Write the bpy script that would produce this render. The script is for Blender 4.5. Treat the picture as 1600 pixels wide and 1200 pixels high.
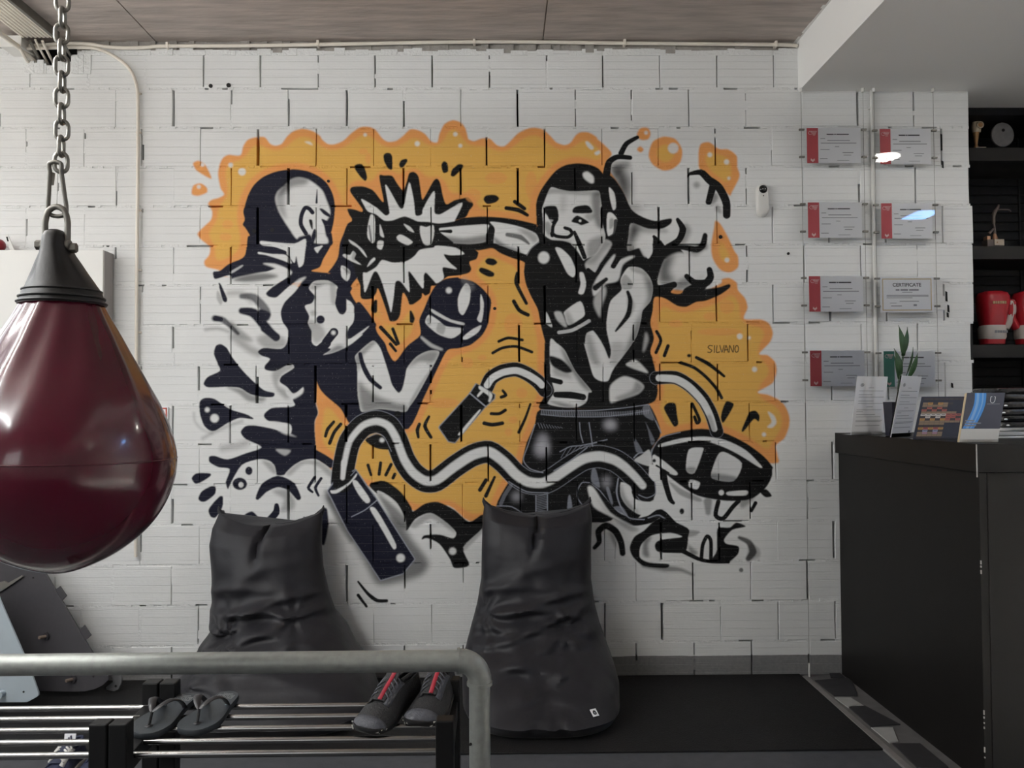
import bpy, bmesh, math, random
import numpy as np
from mathutils import Vector, Matrix, noise as mnoise
from mathutils.bvhtree import BVHTree
for o in list(bpy.data.objects): bpy.data.objects.remove(o)
SC = bpy.context.scene; COL = SC.collection
R = random.Random(7)
# ---------------------------------------------------------------- camera, world, exposure
F, D, EYE = 1300., 4.404, 1.4232                                  # focal length in 1600-wide units, wall distance, eye height
YAW, PIT, ROL = map(math.radians, (.776, 1.535, -.3))
def _axes():
    cy, sy, cp, sp, cr, sr = math.cos(YAW), math.sin(YAW), math.cos(PIT), math.sin(PIT), math.cos(ROL), math.sin(ROL)
    fw = Vector((sy*cp, cy*cp, sp)); rt = Vector((cy, -sy, 0)); up = rt.cross(fw)
    return rt*cr+up*sr, up*cr-rt*sr, fw
RT, UP, FW = _axes()
def ray(u, v): return RT*((u-800)/F)+UP*((600-v)/F)+FW
def at(u, v, Y):
    d = ray(u, v); k = Y/d.y; return (d.x*k, Y, EYE+d.z*k)
def atz(u, v, Z):
    d = ray(u, v); k = (Z-EYE)/d.z; return (d.x*k, d.y*k, Z)
cam = bpy.data.cameras.new('camera'); cam.sensor_width = 36; cam.lens = 36*F/1600; cam.clip_start = .05
co = bpy.data.objects.new('camera', cam); COL.objects.link(co)
M = Matrix((RT, UP, -FW)).transposed().to_4x4(); M.translation = (0, 0, EYE); co.matrix_world = M
SC.camera = co
SC.view_settings.view_transform = 'Standard'; SC.view_settings.look = 'None'; SC.view_settings.gamma = 1
SC.view_settings.use_curve_mapping = False; SC.view_settings.exposure = -0.15
SC.cycles.use_denoising = True; SC.cycles.max_bounces = 8; SC.cycles.diffuse_bounces = 4; SC.cycles.caustics_reflective = False; SC.cycles.caustics_refractive = False
w = bpy.data.worlds.new('overcast_sky'); SC.world = w; w.use_nodes = True
nt = w.node_tree; bg = nt.nodes['Background']
tc = nt.nodes.new('ShaderNodeTexCoord'); sx = nt.nodes.new('ShaderNodeSeparateXYZ'); rp = nt.nodes.new('ShaderNodeValToRGB')
nt.links.new(tc.outputs['Generated'], sx.inputs[0]); nt.links.new(sx.outputs['Z'], rp.inputs[0]); nt.links.new(rp.outputs[0], bg.inputs['Color'])
rp.color_ramp.elements[0].position = 0; rp.color_ramp.elements[0].color = (.86,.84,.80,1)
rp.color_ramp.elements[1].position = .35; rp.color_ramp.elements[1].color = (.94,.98,1,1)
bg.inputs['Strength'].default_value = 4.6; TUBE = 105.0
def portal(name, loc, rot, sx, sy):
    l = bpy.data.lights.new(name, 'AREA'); l.shape = 'RECTANGLE'; l.size = sx; l.size_y = sy; l.cycles.is_portal = True
    o = bpy.data.objects.new(name, l); COL.objects.link(o); o.location = loc; o.rotation_euler = rot
WINL = (.4, 4.1, 1.75, 3.2)                                       # left wall window: y0, y1, z0, z1
WINB = (-3.3, -1.6, 1.3, 3.0)                                       # street front behind the camera: x0, x1, z0, z1
XL, YB, XR, HCEIL = -3.6, -3.6, 4.6, 3.376
portal('left_window_portal', (XL-.05, (WINL[0]+WINL[1])/2, (WINL[2]+WINL[3])/2), (0, -math.pi/2, 0), WINL[3]-WINL[2], WINL[1]-WINL[0])
portal('street_window_portal', ((WINB[0]+WINB[1])/2, YB-.05, (WINB[2]+WINB[3])/2), (math.pi/2, 0, 0), WINB[1]-WINB[0], WINB[3]-WINB[2])
# ---------------------------------------------------------------- helpers
def wloc(o): return Vector((0,0,0)) if o is None else o.location+wloc(o.parent)
class MB:
    def __init__(s): s.v = []; s.f = []; s.mi = []; s.cur = 0
    def add(s, vs, fs):
        n = len(s.v); s.v += [tuple(p) for p in vs]; s.f += [tuple(i+n for i in f) for f in fs]; s.mi += [s.cur]*len(fs); return s
    def box(s, a, b, M=None):
        vs = [Vector((x,y,z)) for x in (a[0],b[0]) for y in (a[1],b[1]) for z in (a[2],b[2])]
        if M is not None: vs = [M @ p for p in vs]
        return s.add(vs, [(0,1,3,2),(4,6,7,5),(0,4,5,1),(2,3,7,6),(0,2,6,4),(1,5,7,3)])
    def tube(s, pts, r, n=10, closed=False, cap=True, flat=1., ref=None):
        pts = [Vector(p) for p in pts]; m = len(pts); vs = []; prev = None
        for i, p in enumerate(pts):
            if closed: t = pts[(i+1) % m]-pts[i-1]
            else: t = pts[min(i+1,m-1)]-pts[max(i-1,0)]
            t.normalize()
            if prev is None:
                a = Vector(ref) if ref else (Vector((0,0,1)) if abs(t.z) < .9 else Vector((1,0,0)))
            else: a = prev
            a = (a-t*a.dot(t)).normalized(); prev = a; b = t.cross(a)
            q = r[i] if isinstance(r, (list,tuple)) else r
            for k in range(n):
                w_ = 2*math.pi*k/n; vs.append(p+a*(q*math.cos(w_)*flat)+b*(q*math.sin(w_)))
        fs = []
        for i in range(m if closed else m-1):
            j = (i+1) % m
            fs += [(i*n+k, i*n+(k+1) % n, j*n+(k+1) % n, j*n+k) for k in range(n)]
        if not closed and cap: fs += [tuple(range(n-1,-1,-1)), tuple((m-1)*n+k for k in range(n))]
        return s.add(vs, fs)
    def cyl(s, a, b, r, n=16, r2=None): return s.tube([a,b], [r, r if r2 is None else r2], n)
    def loft(s, rings, cap=True, closed=True):
        n = len(rings[0]); vs = [p for r in rings for p in r]; fs = []
        for i in range(len(rings)-1):
            fs += [(i*n+k, i*n+(k+1) % n, (i+1)*n+(k+1) % n, (i+1)*n+k) for k in range(n if closed else n-1)]
        if cap: fs += [tuple(range(n-1,-1,-1)), tuple((len(rings)-1)*n+k for k in range(n))]
        return s.add(vs, fs)
    def lathe(s, prof, c, n=32, cap=True):
        return s.loft([[(c[0]+r*math.cos(2*math.pi*k/n), c[1]+r*math.sin(2*math.pi*k/n), c[2]+z) for k in range(n)] for r, z in prof], cap)
    def slab(s, pts, d):
        d = Vector(d); n = len(pts); pts = [Vector(p) for p in pts]
        return s.add(pts+[p+d for p in pts], [tuple(range(n-1,-1,-1)), tuple(range(n,2*n))]+[(i,(i+1) % n,n+(i+1) % n,n+i) for i in range(n)])
    def quad(s, a, b, c, d): return s.add([a,b,c,d], [(0,1,2,3)])
    def build(s, name, m, parent=None, smooth=None, bevel=0, sub=0, loc=None):
        me = bpy.data.meshes.new(name); off = wloc(parent)+(Vector(loc) if loc else Vector((0,0,0)))
        me.from_pydata([Vector(p)-off for p in s.v], [], s.f)
        bm = bmesh.new(); bm.from_mesh(me); bmesh.ops.recalc_face_normals(bm, faces=bm.faces); bm.to_mesh(me); bm.free()
        for q in (m if isinstance(m, list) else [m]): me.materials.append(q)
        if any(s.mi): me.polygons.foreach_set('material_index', s.mi)
        if smooth: me.shade_smooth(); me.set_sharp_from_angle(angle=math.radians(smooth))
        o = bpy.data.objects.new(name, me); COL.objects.link(o)
        if parent: o.parent = parent
        if loc: o.location = loc
        if bevel:
            b = o.modifiers.new('bevel', 'BEVEL'); b.width = bevel; b.segments = 2; b.limit_method = 'ANGLE'
        if sub:
            b = o.modifiers.new('subdivision', 'SUBSURF'); b.levels = sub; b.render_levels = sub
        return o
def tag(o, label, cat, group=None):
    o['label'] = label; o['category'] = cat
    if group: o['group'] = group
    return o
def thing(name, label, cat, loc=(0,0,0), group=None):
    o = bpy.data.objects.new(name, None); COL.objects.link(o); o.location = loc; o.empty_display_size = .05
    return tag(o, label, cat, group)
def struct(o, label=None):
    o['kind'] = 'structure'
    if label: o['label'] = label
    return o
def stuff(o): o['kind'] = 'stuff'; return o
def mat(name, col, rough=.5, metal=0., var=0., vs=8., bump=0., bs=40., coat=0., sheen=0., spec=.5, stretch=None, emit=None, rvar=0.):
    m = bpy.data.materials.new(name); m.use_nodes = True; nt = m.node_tree; p = nt.nodes['Principled BSDF']; L = nt.links.new
    p.inputs['Base Color'].default_value = (*col, 1); p.inputs['Roughness'].default_value = rough; p.inputs['Metallic'].default_value = metal
    p.inputs['Coat Weight'].default_value = coat; p.inputs['Coat Roughness'].default_value = .08; p.inputs['Sheen Weight'].default_value = sheen; p.inputs['Specular IOR Level'].default_value = spec
    if emit: p.inputs['Emission Color'].default_value = (*emit[:3], 1); p.inputs['Emission Strength'].default_value = emit[3]
    t = nt.nodes.new('ShaderNodeTexCoord'); src = t.outputs['Object']
    if stretch:
        mp = nt.nodes.new('ShaderNodeMapping'); mp.inputs['Scale'].default_value = stretch; L(src, mp.inputs[0]); src = mp.outputs[0]
    if var or rvar:
        n = nt.nodes.new('ShaderNodeTexNoise'); n.inputs['Scale'].default_value = vs; n.inputs['Detail'].default_value = 6; L(src, n.inputs['Vector'])
        if var:
            x = nt.nodes.new('ShaderNodeMix'); x.data_type = 'RGBA'; L(n.outputs[0], x.inputs['Factor'])
            x.inputs['A'].default_value = (*[c*(1-var) for c in col], 1); x.inputs['B'].default_value = (*[min(1, c*(1+var)) for c in col], 1); L(x.outputs['Result'], p.inputs['Base Color'])
        if rvar:
            q = nt.nodes.new('ShaderNodeMapRange'); L(n.outputs[0], q.inputs[0]); q.inputs['To Min'].default_value = max(0, rough-rvar); q.inputs['To Max'].default_value = min(1, rough+rvar); L(q.outputs[0], p.inputs['Roughness'])
    if bump:
        n = nt.nodes.new('ShaderNodeTexNoise'); n.inputs['Scale'].default_value = bs; n.inputs['Detail'].default_value = 5; L(src, n.inputs['Vector'])
        b = nt.nodes.new('ShaderNodeBump'); b.inputs['Strength'].default_value = bump; b.inputs['Distance'].default_value = .01; L(n.outputs[0], b.inputs['Height']); L(b.outputs[0], p.inputs['Normal'])
    return m
# ---------------------------------------------------------------- mural paint
MS = 2.0; MU0, MV0, MU1, MV1 = 296, 182, 1244, 950          # painted field, traced in photo units
MWd, MHt = int((MU1-MU0)*MS), int((MV1-MV0)*MS)
BLK = (.007,.0068,.0075); NAV = (.0095,.0105,.023); ORA = (.79,.345,.11); YEL = (.755,.435,.105); LIN = (.34,.36,.42)
def onwall(u, v):                                            # a traced point -> wall plane, 295.2 units to the metre
    x, _, z = at(u, v, D); return (782+x*295.2, 634-(z-EYE)*295.2)
def parse(z, s):
    ox, oy, k = z
    return [onwall(ox+float(a.split(',')[0])/k, oy+float(a.split(',')[1])/k) for a in s.split()]
def zoom(ox, oy, k=6.384): return (ox, oy, k)
ZA, ZB, ZC, ZD = zoom(290,180), zoom(500,180), zoom(700,180), zoom(900,180,5.333)
ZE, ZF, ZG, ZH = zoom(290,350), zoom(500,350), zoom(700,350), zoom(900,350,5.333)
ZI, ZJ, ZK, ZL = zoom(290,520), zoom(500,520), zoom(700,520), zoom(950,520,5.333)
ZM, ZN, ZO, ZP = zoom(290,680), zoom(500,680,4.286), zoom(740,660), zoom(900,690,4.706)
Z0 = (0,0,1)
def P(*zs):
    out = []
    for z, s in zip(zs[::2], zs[1::2]): out += parse(z, s)
    return out
def smooth(p, closed, n=4):
    m = len(p); out = []
    if m < 3: return list(p)
    for i in range(m if closed else m-1):
        if closed: a, b, c, d = p[i-1], p[i], p[(i+1) % m], p[(i+2) % m]
        else: a, b, c, d = p[max(i-1,0)], p[i], p[i+1], p[min(i+2,m-1)]
        for j in range(n):
            t = j/n
            q = []
            for e in (0,1):
                # centripetal-ish: tension 0.8 keeps corners lively
                m0, m1 = .4*(c[e]-a[e]), .4*(d[e]-b[e])
                q.append((2*t**3-3*t*t+1)*b[e]+(t**3-2*t*t+t)*m0+(-2*t**3+3*t*t)*c[e]+(t**3-t*t)*m1)
            out.append(tuple(q))
    if not closed: out.append(p[-1])
    return out
def boxblur(a, r):
    r = int(round(r))
    if r < 1: return a
    for ax in (0,1):
        for _ in (0,1):
            p = np.pad(a, [(r+1,r) if i == ax else (0,0) for i in (0,1)], mode='edge').cumsum(ax)
            n = a.shape[ax]; w = 2*r+1
            hi = np.take(p, range(w, w+n), ax); lo = np.take(p, range(0, n), ax)
            a = (hi-lo)/w
    return a
def sm01(x, a, b):
    t = np.clip((x-a)/(b-a), 0, 1); return t*t*(3-2*t)
class Canvas:
    def __init__(s, w, h, u0, v0, k):
        s.w, s.h, s.u0, s.v0, s.k = w, h, u0, v0, k
        s.rgb = np.zeros((h,w,3), np.float32); s.a = np.zeros((h,w), np.float32)
    def mask(s, pts, soft, sm=True):
        p = smooth(pts, True) if sm else pts
        q = np.array([((u-s.u0)*s.k, (v-s.v0)*s.k) for u, v in p])
        pad = int(soft*s.k*2)+3
        x0, y0 = np.floor(q.min(0)).astype(int)-pad; x1, y1 = np.ceil(q.max(0)).astype(int)+pad
        W, H = x1-x0, y1-y0
        acc = np.zeros((H*2, W+1), np.int32); q = q-[x0,y0]
        n = len(q)
        for i in range(n):
            (ax, ay), (bx, by) = q[i], q[(i+1) % n]; ay, by = ay*2, by*2
            if ay > by: ax, ay, bx, by = bx, by, ax, ay
            r0, r1 = int(np.ceil(ay-.5)), int(np.ceil(by-.5))
            if r1 <= r0: continue
            rr = np.arange(r0, r1); xx = ax+(rr+.5-ay)*(bx-ax)/(by-ay)
            np.add.at(acc, (rr, np.clip(np.ceil(xx-.5).astype(int), 0, W)), 1)
        m = (acc.cumsum(1)[:, :W] % 2).astype(np.float32).reshape(H, 2, W).mean(1)
        m = boxblur(m, max(1, soft*s.k*.5))
        return m, x0, y0
    def smask(s, pts, w, soft):
        p = np.array(smooth(pts, False)) if len(pts) > 2 else np.array(pts, float)
        n = len(p); ws = np.interp(np.linspace(0,1,n), np.linspace(0,1,len(w)), w)/2
        q = (p-[s.u0,s.v0])*s.k; r = ws*s.k; pad = int(r.max()+soft*s.k)+2
        x0, y0 = np.floor(q.min(0)).astype(int)-pad; x1, y1 = np.ceil(q.max(0)).astype(int)+pad
        yy, xx = np.mgrid[y0:y1, x0:x1].astype(np.float32); d = np.full(xx.shape, 1e9, np.float32)
        for i in range(n-1):
            a, b = q[i], q[i+1]; ab = b-a; L = max(ab@ab, 1e-9)
            t = np.clip(((xx-a[0])*ab[0]+(yy-a[1])*ab[1])/L, 0, 1)
            d = np.minimum(d, np.hypot(xx-a[0]-t*ab[0], yy-a[1]-t*ab[1])-(r[i]+t*(r[i+1]-r[i])))
        sf = max(.6, soft*s.k)
        return 1-sm01(d, -sf, sf), x0, y0
    def put(s, m, x0, y0, col, al, clip=None):
        h, w = m.shape; X0, Y0, X1, Y1 = max(x0,0), max(y0,0), min(x0+w,s.w), min(y0+h,s.h)
        if X1 <= X0 or Y1 <= Y0: return
        m = m[Y0-y0:Y1-y0, X0-x0:X1-x0]*al
        if clip is not None: m = m*clip[Y0:Y1, X0:X1]
        sl = (slice(Y0,Y1), slice(X0,X1))
        if col is None: s.a[sl] *= 1-m; return
        na = m+s.a[sl]*(1-m)
        s.rgb[sl] = (np.array(col, np.float32)*m[...,None]+s.rgb[sl]*(s.a[sl]*(1-m))[...,None])/np.maximum(na,1e-6)[...,None]
        s.a[sl] = na
    def full(s, pts, soft=1.0, sm=True):
        m, x0, y0 = s.mask(pts, soft, sm); out = np.zeros((s.h,s.w), np.float32)
        h, w = m.shape; X0, Y0, X1, Y1 = max(x0,0), max(y0,0), min(x0+w,s.w), min(y0+h,s.h)
        out[Y0:Y1,X0:X1] = m[Y0-y0:Y1-y0, X0-x0:X1-x0]; return out
def paint_mural():
    cv = Canvas(MWd, MHt, MU0, MV0, MS)
    def f(col, *zs, soft=.9, a=1., clip=None, sm=True):
        if soft >= 4 and a < 1: a = min(.92, a*1.35)
        cv.put(*cv.mask(P(*zs), soft, sm), col, a, clip)
    def st(col, w, *zs, soft=.9, a=1., clip=None):
        cv.put(*cv.smask(P(*zs), w if isinstance(w,(tuple,list)) else (w,), soft), col, a, clip)
    def dot(col, z, x, y, r, ry=None, soft=.9, a=1.):
        ry = ry or r
        cv.put(*cv.mask([onwall(z[0]+(x+r*math.cos(t*math.pi/8))/z[2], z[1]+(y+ry*math.sin(t*math.pi/8))/z[2]) for t in range(16)], soft), col, a)
    WHT = None                                                     # bare white wall shows again
    # ---- orange cloud
    orange = P(ZE,'340,465 210,430 185,375 235,310 245,240 210,200 150,150 118,95', ZA,'190,1105 255,1040 265,960 225,885 260,845 330,825 385,790 350,730 325,600 335,510 370,430 430,395 520,405 555,390 575,310 620,245 700,220 790,220 845,285 900,305 960,285 1010,215 1075,160 1170,135 1270,160 1340,205',
      ZB,'20,240 75,285 140,290 230,255 310,180 400,120 490,115 560,150 620,230 680,265 760,255 830,205 900,140 980,150 1050,190 1110,260 1170,270 1190,190 1240,90 1320,50 1400,70 1450,130 1475,220',
      ZC,'205,240 260,258 340,230 420,235 490,300 560,310 620,260 700,180 790,135 870,125 950,145 1020,205 1080,270 1160,298 1220,275 1270,205 1320,170 1400,170 1480,215', ZD,'180,200 230,240 300,320 260,420 420,700',
      ZH,'560,450 1000,560 1200,500 1215,460 1280,450 1340,490 1350,550 1410,620 1430,700 1400,790 1540,795 1610,830', ZL,'1375,0 1350,80 1260,175 1330,185 1390,240 1405,320 1370,420 1245,495 1330,515 1410,550 1470,600 1510,690 1510,780 1470,880 1400,940 1415,1030 1380,1090',
      Z0,'1100,715 1020,700 900,745 790,800 735,815 700,790 650,800 590,765 520,745', ZI,'1305,1200 1285,900 1320,800 1295,680 1295,490', Z0,'480,560 470,450 352,432')
    cv.put(*cv.mask(orange, 1.6), ORA, 1)
    blobs = [P(ZA,'75,480 130,455 200,500 260,635 150,580 100,540'), P(ZA,'60,760 80,700 150,680 210,720 215,770 130,805 70,795'),
      P(ZD,'605,330 640,220 730,178 830,200 885,290 870,390 800,450 720,460 640,410'), P(ZD,'510,150 540,105 600,105 622,155 600,200 545,205 515,180'), P(ZD,'508,285 535,258 565,285 538,310'),
      P(ZD,'1020,320 1040,240 1110,225 1190,280 1270,285 1340,340 1345,430 1365,510 1300,640 1280,670 1200,590 1120,530 1030,450'),
      P(ZD,'1160,880 1200,900 1260,1000 1320,1130', ZH,'1350,270 1350,360 1280,405 1200,380 1140,290 1125,180 1150,30')]
    for b in blobs: cv.put(*cv.mask(b, 1.6), ORA, 1)
    f(None, ZE,'345,475 480,540 960,570 1160,570 1180,400 1050,350 700,330 560,370', soft=1); f(None, ZD,'440,870 430,1200 620,1200 560,900')
    # ---- first boxer, dark silhouette
    body1 = [ZA,'640,1200 600,1130 570,1090 590,1040 575,960 600,880 625,800 680,700 770,620 880,570 1000,545 1100,540 1220,560 1330,610 1410,680 1465,780 1490,900 1480,1050 1452,1180', ZE,'1455,80 1470,190 1440,230 1380,330 1340,430 1255,470 1440,490',
      ZF,'75,490 130,420 180,330 200,190 240,90 300,-20 520,20 520,400 370,540 300,680 480,950 540,970 570,1080 650,1190', ZJ,'680,190 750,285 870,130 1000,20', ZF,'990,960 1040,840 1100,700 1165,600 1260,545 1380,530',
      ZG,'110,540 250,575 350,650 430,760 415,900 395,1010 340,1110 250,1190', ZJ,'1480,130 1380,155 1270,175 1180,340 1040,640 880,960 600,900 320,910 260,850 200,750 60,630 0,560',
      ZI,'1297,480 1295,690 1320,800 1285,900 1300,1150', ZM,'1310,150 1400,200 1490,270 1440,330 1300,240 1150,260 1000,390 900,390 860,270 740,240 560,300 440,500 420,540 400,470 440,340 330,320 240,270 235,215 290,205 420,240 600,180 760,120',
      ZI,'600,1060 550,990 600,930 700,925 880,960 1040,1010 1040,910 830,880 780,820 860,750 1030,740 1090,720 1070,660 1160,600 1170,545 1080,610 1010,540 940,490 960,430 1080,350 1040,310 900,380 800,370 790,330 840,260 760,230 720,190 780,150 950,160 1010,100',
      ZE,'1020,1060 970,980 950,880 990,780 1080,690 1120,640 1160,560 1060,600 960,690 900,735 830,725 800,690 880,620 1050,500 960,430 800,480 600,520 470,555 440,510 300,550 275,510 280,475 345,465 430,400 560,345 600,290 620,130']
    f(NAV, *body1, soft=.9)
    # ---- second boxer + punching arm, dark silhouette
    f(BLK, ZC,'885,1100 880,880 920,760 1000,640 1080,550 1180,495 1300,480 1420,495 1500,530 1560,590', ZD,'250,430 290,430 270,480 330,540 400,650 460,780 540,840 660,880 790,860 790,905 720,945 600,945 460,900 440,1000 430,1130',
      ZH,'540,200 600,290 650,200 640,100 690,130 750,180 900,172 1020,182 1060,80 1095,90 1080,190 1010,240 850,215 740,290 680,460 700,520 800,500 830,520 790,570 870,580 960,510 1040,540 1180,530 1275,500 1282,530 1200,590 1080,640 1000,650 920,690 840,680 740,620 655,612 640,720 620,830 650,950 620,1060 650,1150',
      ZL,'360,180 390,290 410,420 410,520 350,590 0,640', ZK,'1300,760 920,762 950,650 985,560 960,400 965,100', ZG,'975,1200 930,1030 895,850 830,720 780,600 760,480 765,385 640,340 520,290 440,242 300,265 200,240', ZF,'1300,230 1100,240 1000,200 950,0', ZB,'1100,1060 1300,1060 1440,1020', ZC,'175,1022 330,1010 520,1020 700,1045 880,1088')
    # splash outline
    f(BLK, ZB,'275,935 340,940 415,965 425,940 370,860 300,760 320,715 430,710 530,750 610,850 634,850 590,610 640,600 720,605 770,680 830,750 870,650 890,580 940,568 985,620 1015,820 1035,830 1130,660 1170,635 1200,680 1225,800 1260,890 1340,850 1420,830 1480,820 1530,890 1490,950 1450,1020 1300,1090',
      ZF,'1560,265 1580,290 1560,350 1490,380 1510,450 1480,490 1400,510 1290,522 1250,540 1160,612 1110,620 1095,690 1050,715 1020,690 1010,740 930,800 890,800 870,740 825,690 800,900 760,965 700,970 680,920 640,800 600,690 575,640 560,690 510,745 410,740 400,610 365,530 330,400 230,300', ZB,'250,1150 320,1050 290,990')
    # shorts
    f(BLK, ZK,'920,765 1300,755 1596,755', ZL,'180,610 340,595 440,830 360,980 340,1200', ZP,'560,330 560,420 420,600 330,520', ZO,'1300,1000 600,960 300,960 225,832 340,610 470,440 490,360 530,200 610,20')
    # mitt
    f(BLK, ZL,'345,1090 370,960 450,865 600,822 780,800 960,830 1150,920 1300,1030 1375,1120', ZP,'1445,200 1440,260 1390,345 1280,425 1100,435 900,400 780,330 650,230 590,170')
    # yellow body of the cloud: everything orange that lies well away from any edge
    om = cv.a*(cv.rgb[...,0] > .35)
    y = sm01(boxblur(om, 12*MS), .76, .93)*om
    cv.rgb[:] = cv.rgb*(1-y[...,None])+np.array(YEL, np.float32)*y[...,None]
    for z, x, yy, r, ry in ((ZA,420,1090,55,45),(ZE,400,130,60,40),(ZC,480,625,110,60),(ZC,250,800,80,70),(ZG,650,1000,90,110),(ZC,830,700,60,140),(ZH,1120,770,60,35),(ZH,830,830,60,30),(ZK,340,250,45,30),(ZK,190,300,60,55),(ZK,735,600,55,55),(ZK,650,870,45,35),(ZK,605,990,40,40),(ZB,430,360,45,30),(ZH,1260,690,60,60),(ZJ,1230,700,160,50),(ZB,480,430,30,60),(ZH,1200,900,190,30)):
        dot(ORA, z, x, yy, r, ry, soft=2, a=.6)
    # ---- bare-wall whites : first boxer
    W = lambda *zs, **k: f(WHT, *zs, **k)
    W(ZA,'895,840 920,760 990,700 1050,640 1130,620 1220,640 1310,700 1370,760 1410,860 1440,940 1440,1000 1390,1090 1400,1200', ZE,'1420,150 1415,195 1285,190 1260,130 1230,100 1200,110 1130,130 1110,150 1060,90', ZA,'1060,1170 1000,1080 930,960', soft=2)
    f(NAV, ZA,'895,840 920,740 1020,680 1000,800 990,900 1010,1040 930,960', soft=6, a=.35)
    f(BLK, ZA,'1000,640 1130,615 1230,640 1200,690 1060,720 960,800 920,820', soft=6, a=.45)
    st(NAV, 6.5, ZA,'1265,970 1230,930 1190,925 1155,1000 1150,1090 1200,1180')
    f(NAV, ZA,'1335,935 1370,935 1440,990 1440,1020 1380,990'); f(NAV, ZA,'1355,1040 1380,1040 1440,1080 1440,1200 1410,1200 1385,1110'); f(BLK, ZA,'1230,1045 1265,1050 1270,1140 1250,1120')
    st(NAV, (1,3.5), ZA,'1310,740 1305,870'); f(NAV, ZE,'1280,55 1300,60 1300,130 1270,200 1255,130')
    f(NAV, ZE,'1180,300 1200,200 1240,110 1270,200 1320,290 1360,230 1440,230 1300,440 1150,430')
    W(ZE,'1285,240 1370,215 1330,270 1315,290')
    W(ZE,'750,170 900,185 1090,195 1200,150 1190,300 1175,400 1130,430 1105,320 1085,390 1010,300 880,230 760,210', soft=1.2)
    st(NAV, 7, ZE,'760,245 880,250 985,285'); W(ZE,'730,280 860,300 1000,310 1060,395 960,360 800,310 730,300', soft=1.2)
    W(ZE,'770,395 900,400 1050,465 1050,505 960,560 880,610 800,690 830,730 700,640 480,570 480,545 600,515 800,480 930,512 955,485 880,435', soft=1.5)
    f(BLK, ZE,'470,560 600,510 800,490 930,520 800,560 600,580', soft=4, a=.55)
    W(ZE,'440,480 560,412 570,425 470,490', a=.6); W(ZE,'1205,530 1130,550 1050,620 960,700 950,790 990,760 1060,690 1100,640', a=.75, soft=1.5)
    # shoulder and arm
    arm1 = [ZE,'1230,640 1290,570 1420,565 1500,610', ZF,'180,640 250,740 310,780 350,860 330,990 290,1050 280,1150', ZJ,'430,10 330,100 250,150 130,200 40,220', ZI,'1380,215 1450,160 1300,130 1260,90 1260,0', ZE,'1250,1050 1220,990 1235,920 1190,820 1260,790 1290,720']
    W(*arm1, soft=1.2)
    f(BLK, ZE,'1230,640 1290,570 1420,565 1500,610 1400,600 1290,650', soft=4, a=.3); f(BLK, ZF,'100,590 160,610 150,800 110,780', soft=3, a=.35); f(BLK, ZE,'1190,960 1320,980 1400,1100 1300,1196 1240,1100', soft=5, a=.3)
    f(NAV, ZF,'180,630 320,630 265,740 265,850 235,900 190,890 150,800 160,720', soft=1.1); dot(NAV, ZE, 1345, 953, 42, soft=1.2); dot(BLK, ZE, 1275, 890, 30, soft=3, a=.35)
    st(NAV, (14,13,15), ZE,'1478,1080 1400,1180', ZI,'1400,110 1250,240'); dot(WHT, ZE, 1475, 1085, 22, soft=1.5)
    f(NAV, ZJ,'40,220 130,200 250,150 180,120 100,170', soft=5, a=.5)
    f(NAV, ZF,'340,830 400,780 560,1000 520,1040 440,1030 320,1130 270,1100 290,1040 340,960', soft=1); W(ZF,'495,1015 430,1085 300,1190 282,1165 420,1065', a=.9, soft=1.2)
    # left flank strokes
    dk = lambda w, *zs, **k: st(NAV, w, *zs, **k)
    f(NAV, ZE,'330,600 350,600 415,740 405,780 370,760'); f(BLK, ZE,'320,660 310,740 350,810 370,760', soft=2, a=.4)
    dk((8,13,12), ZE,'560,720 680,730 800,860 800,930', soft=2.5, a=.8); st(BLK, 8, ZE,'430,690 560,690 650,760', soft=5, a=.35)
    dk((10,15,14,11), ZE,'560,865 680,890 800,1030 900,1130', soft=2); f(NAV, ZE,'740,850 850,890 830,950 750,1000 700,950', soft=2)
    dk((10,9,5), ZE,'290,940 380,960 520,1090', soft=2.2, a=.85); dk((8,7), ZE,'300,940 350,950'); f(BLK, ZE,'440,960 560,1060 680,1170 580,1160 470,1080', soft=5, a=.4)
    st(BLK, (5,4), ZE,'200,1050 320,1040 420,1070', soft=4, a=.4); st(BLK, 12, ZI,'480,40 620,150 720,200', soft=6, a=.45)
    f(BLK, ZI,'700,60 830,10 1000,60 980,150 800,160', soft=6, a=.35); dk((10,12), ZI,'780,-40 900,40', soft=2)
    f(NAV, ZI,'300,130 350,112 410,150 450,220 530,330 640,450 780,570 885,600 870,640 760,640 640,610 540,550 400,540 230,545 180,510 220,440 340,380 320,310 280,210', soft=1.2)
    f(BLK, ZI,'400,540 560,560 660,620 800,650 760,690 620,680 520,600', soft=4, a=.45)
    f(NAV, ZI,'140,690 190,650 290,660 440,760 600,810 675,850 660,862 540,850 420,900 300,975 240,975 180,920 140,800', soft=1.2); dot(WHT, ZI, 215, 768, 24, soft=2); dot(WHT, ZI, 288, 853, 42, soft=2.4)
    st(BLK, 3, ZI,'80,800 90,880 160,960 260,1000', soft=4, a=.3); st(BLK, 5, ZI,'170,1050 280,990 440,920 560,880', soft=4, a=.35); st(BLK, 10, ZI,'370,1150 500,1130 600,1100', soft=6, a=.35)
    f(BLK, ZI,'860,400 960,330 1060,310 1080,350 960,420 920,520 980,560 1060,620 1000,660 900,560', soft=5, a=.35)
    W(ZI,'1000,560 1060,610 1150,580 1172,540 1170,600 1080,660 1010,620', a=.8, soft=1.5); W(ZI,'850,890 960,900 1040,1000 1110,1040 960,1000', a=.65, soft=2.5); W(ZM,'900,140 1050,150 990,205', a=.55, soft=2)
    # legs turning into smoke
    W(ZM,'600,300 680,255 780,245 880,290 905,390 860,400 760,430 600,420 520,460 480,430', soft=1.3)
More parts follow.
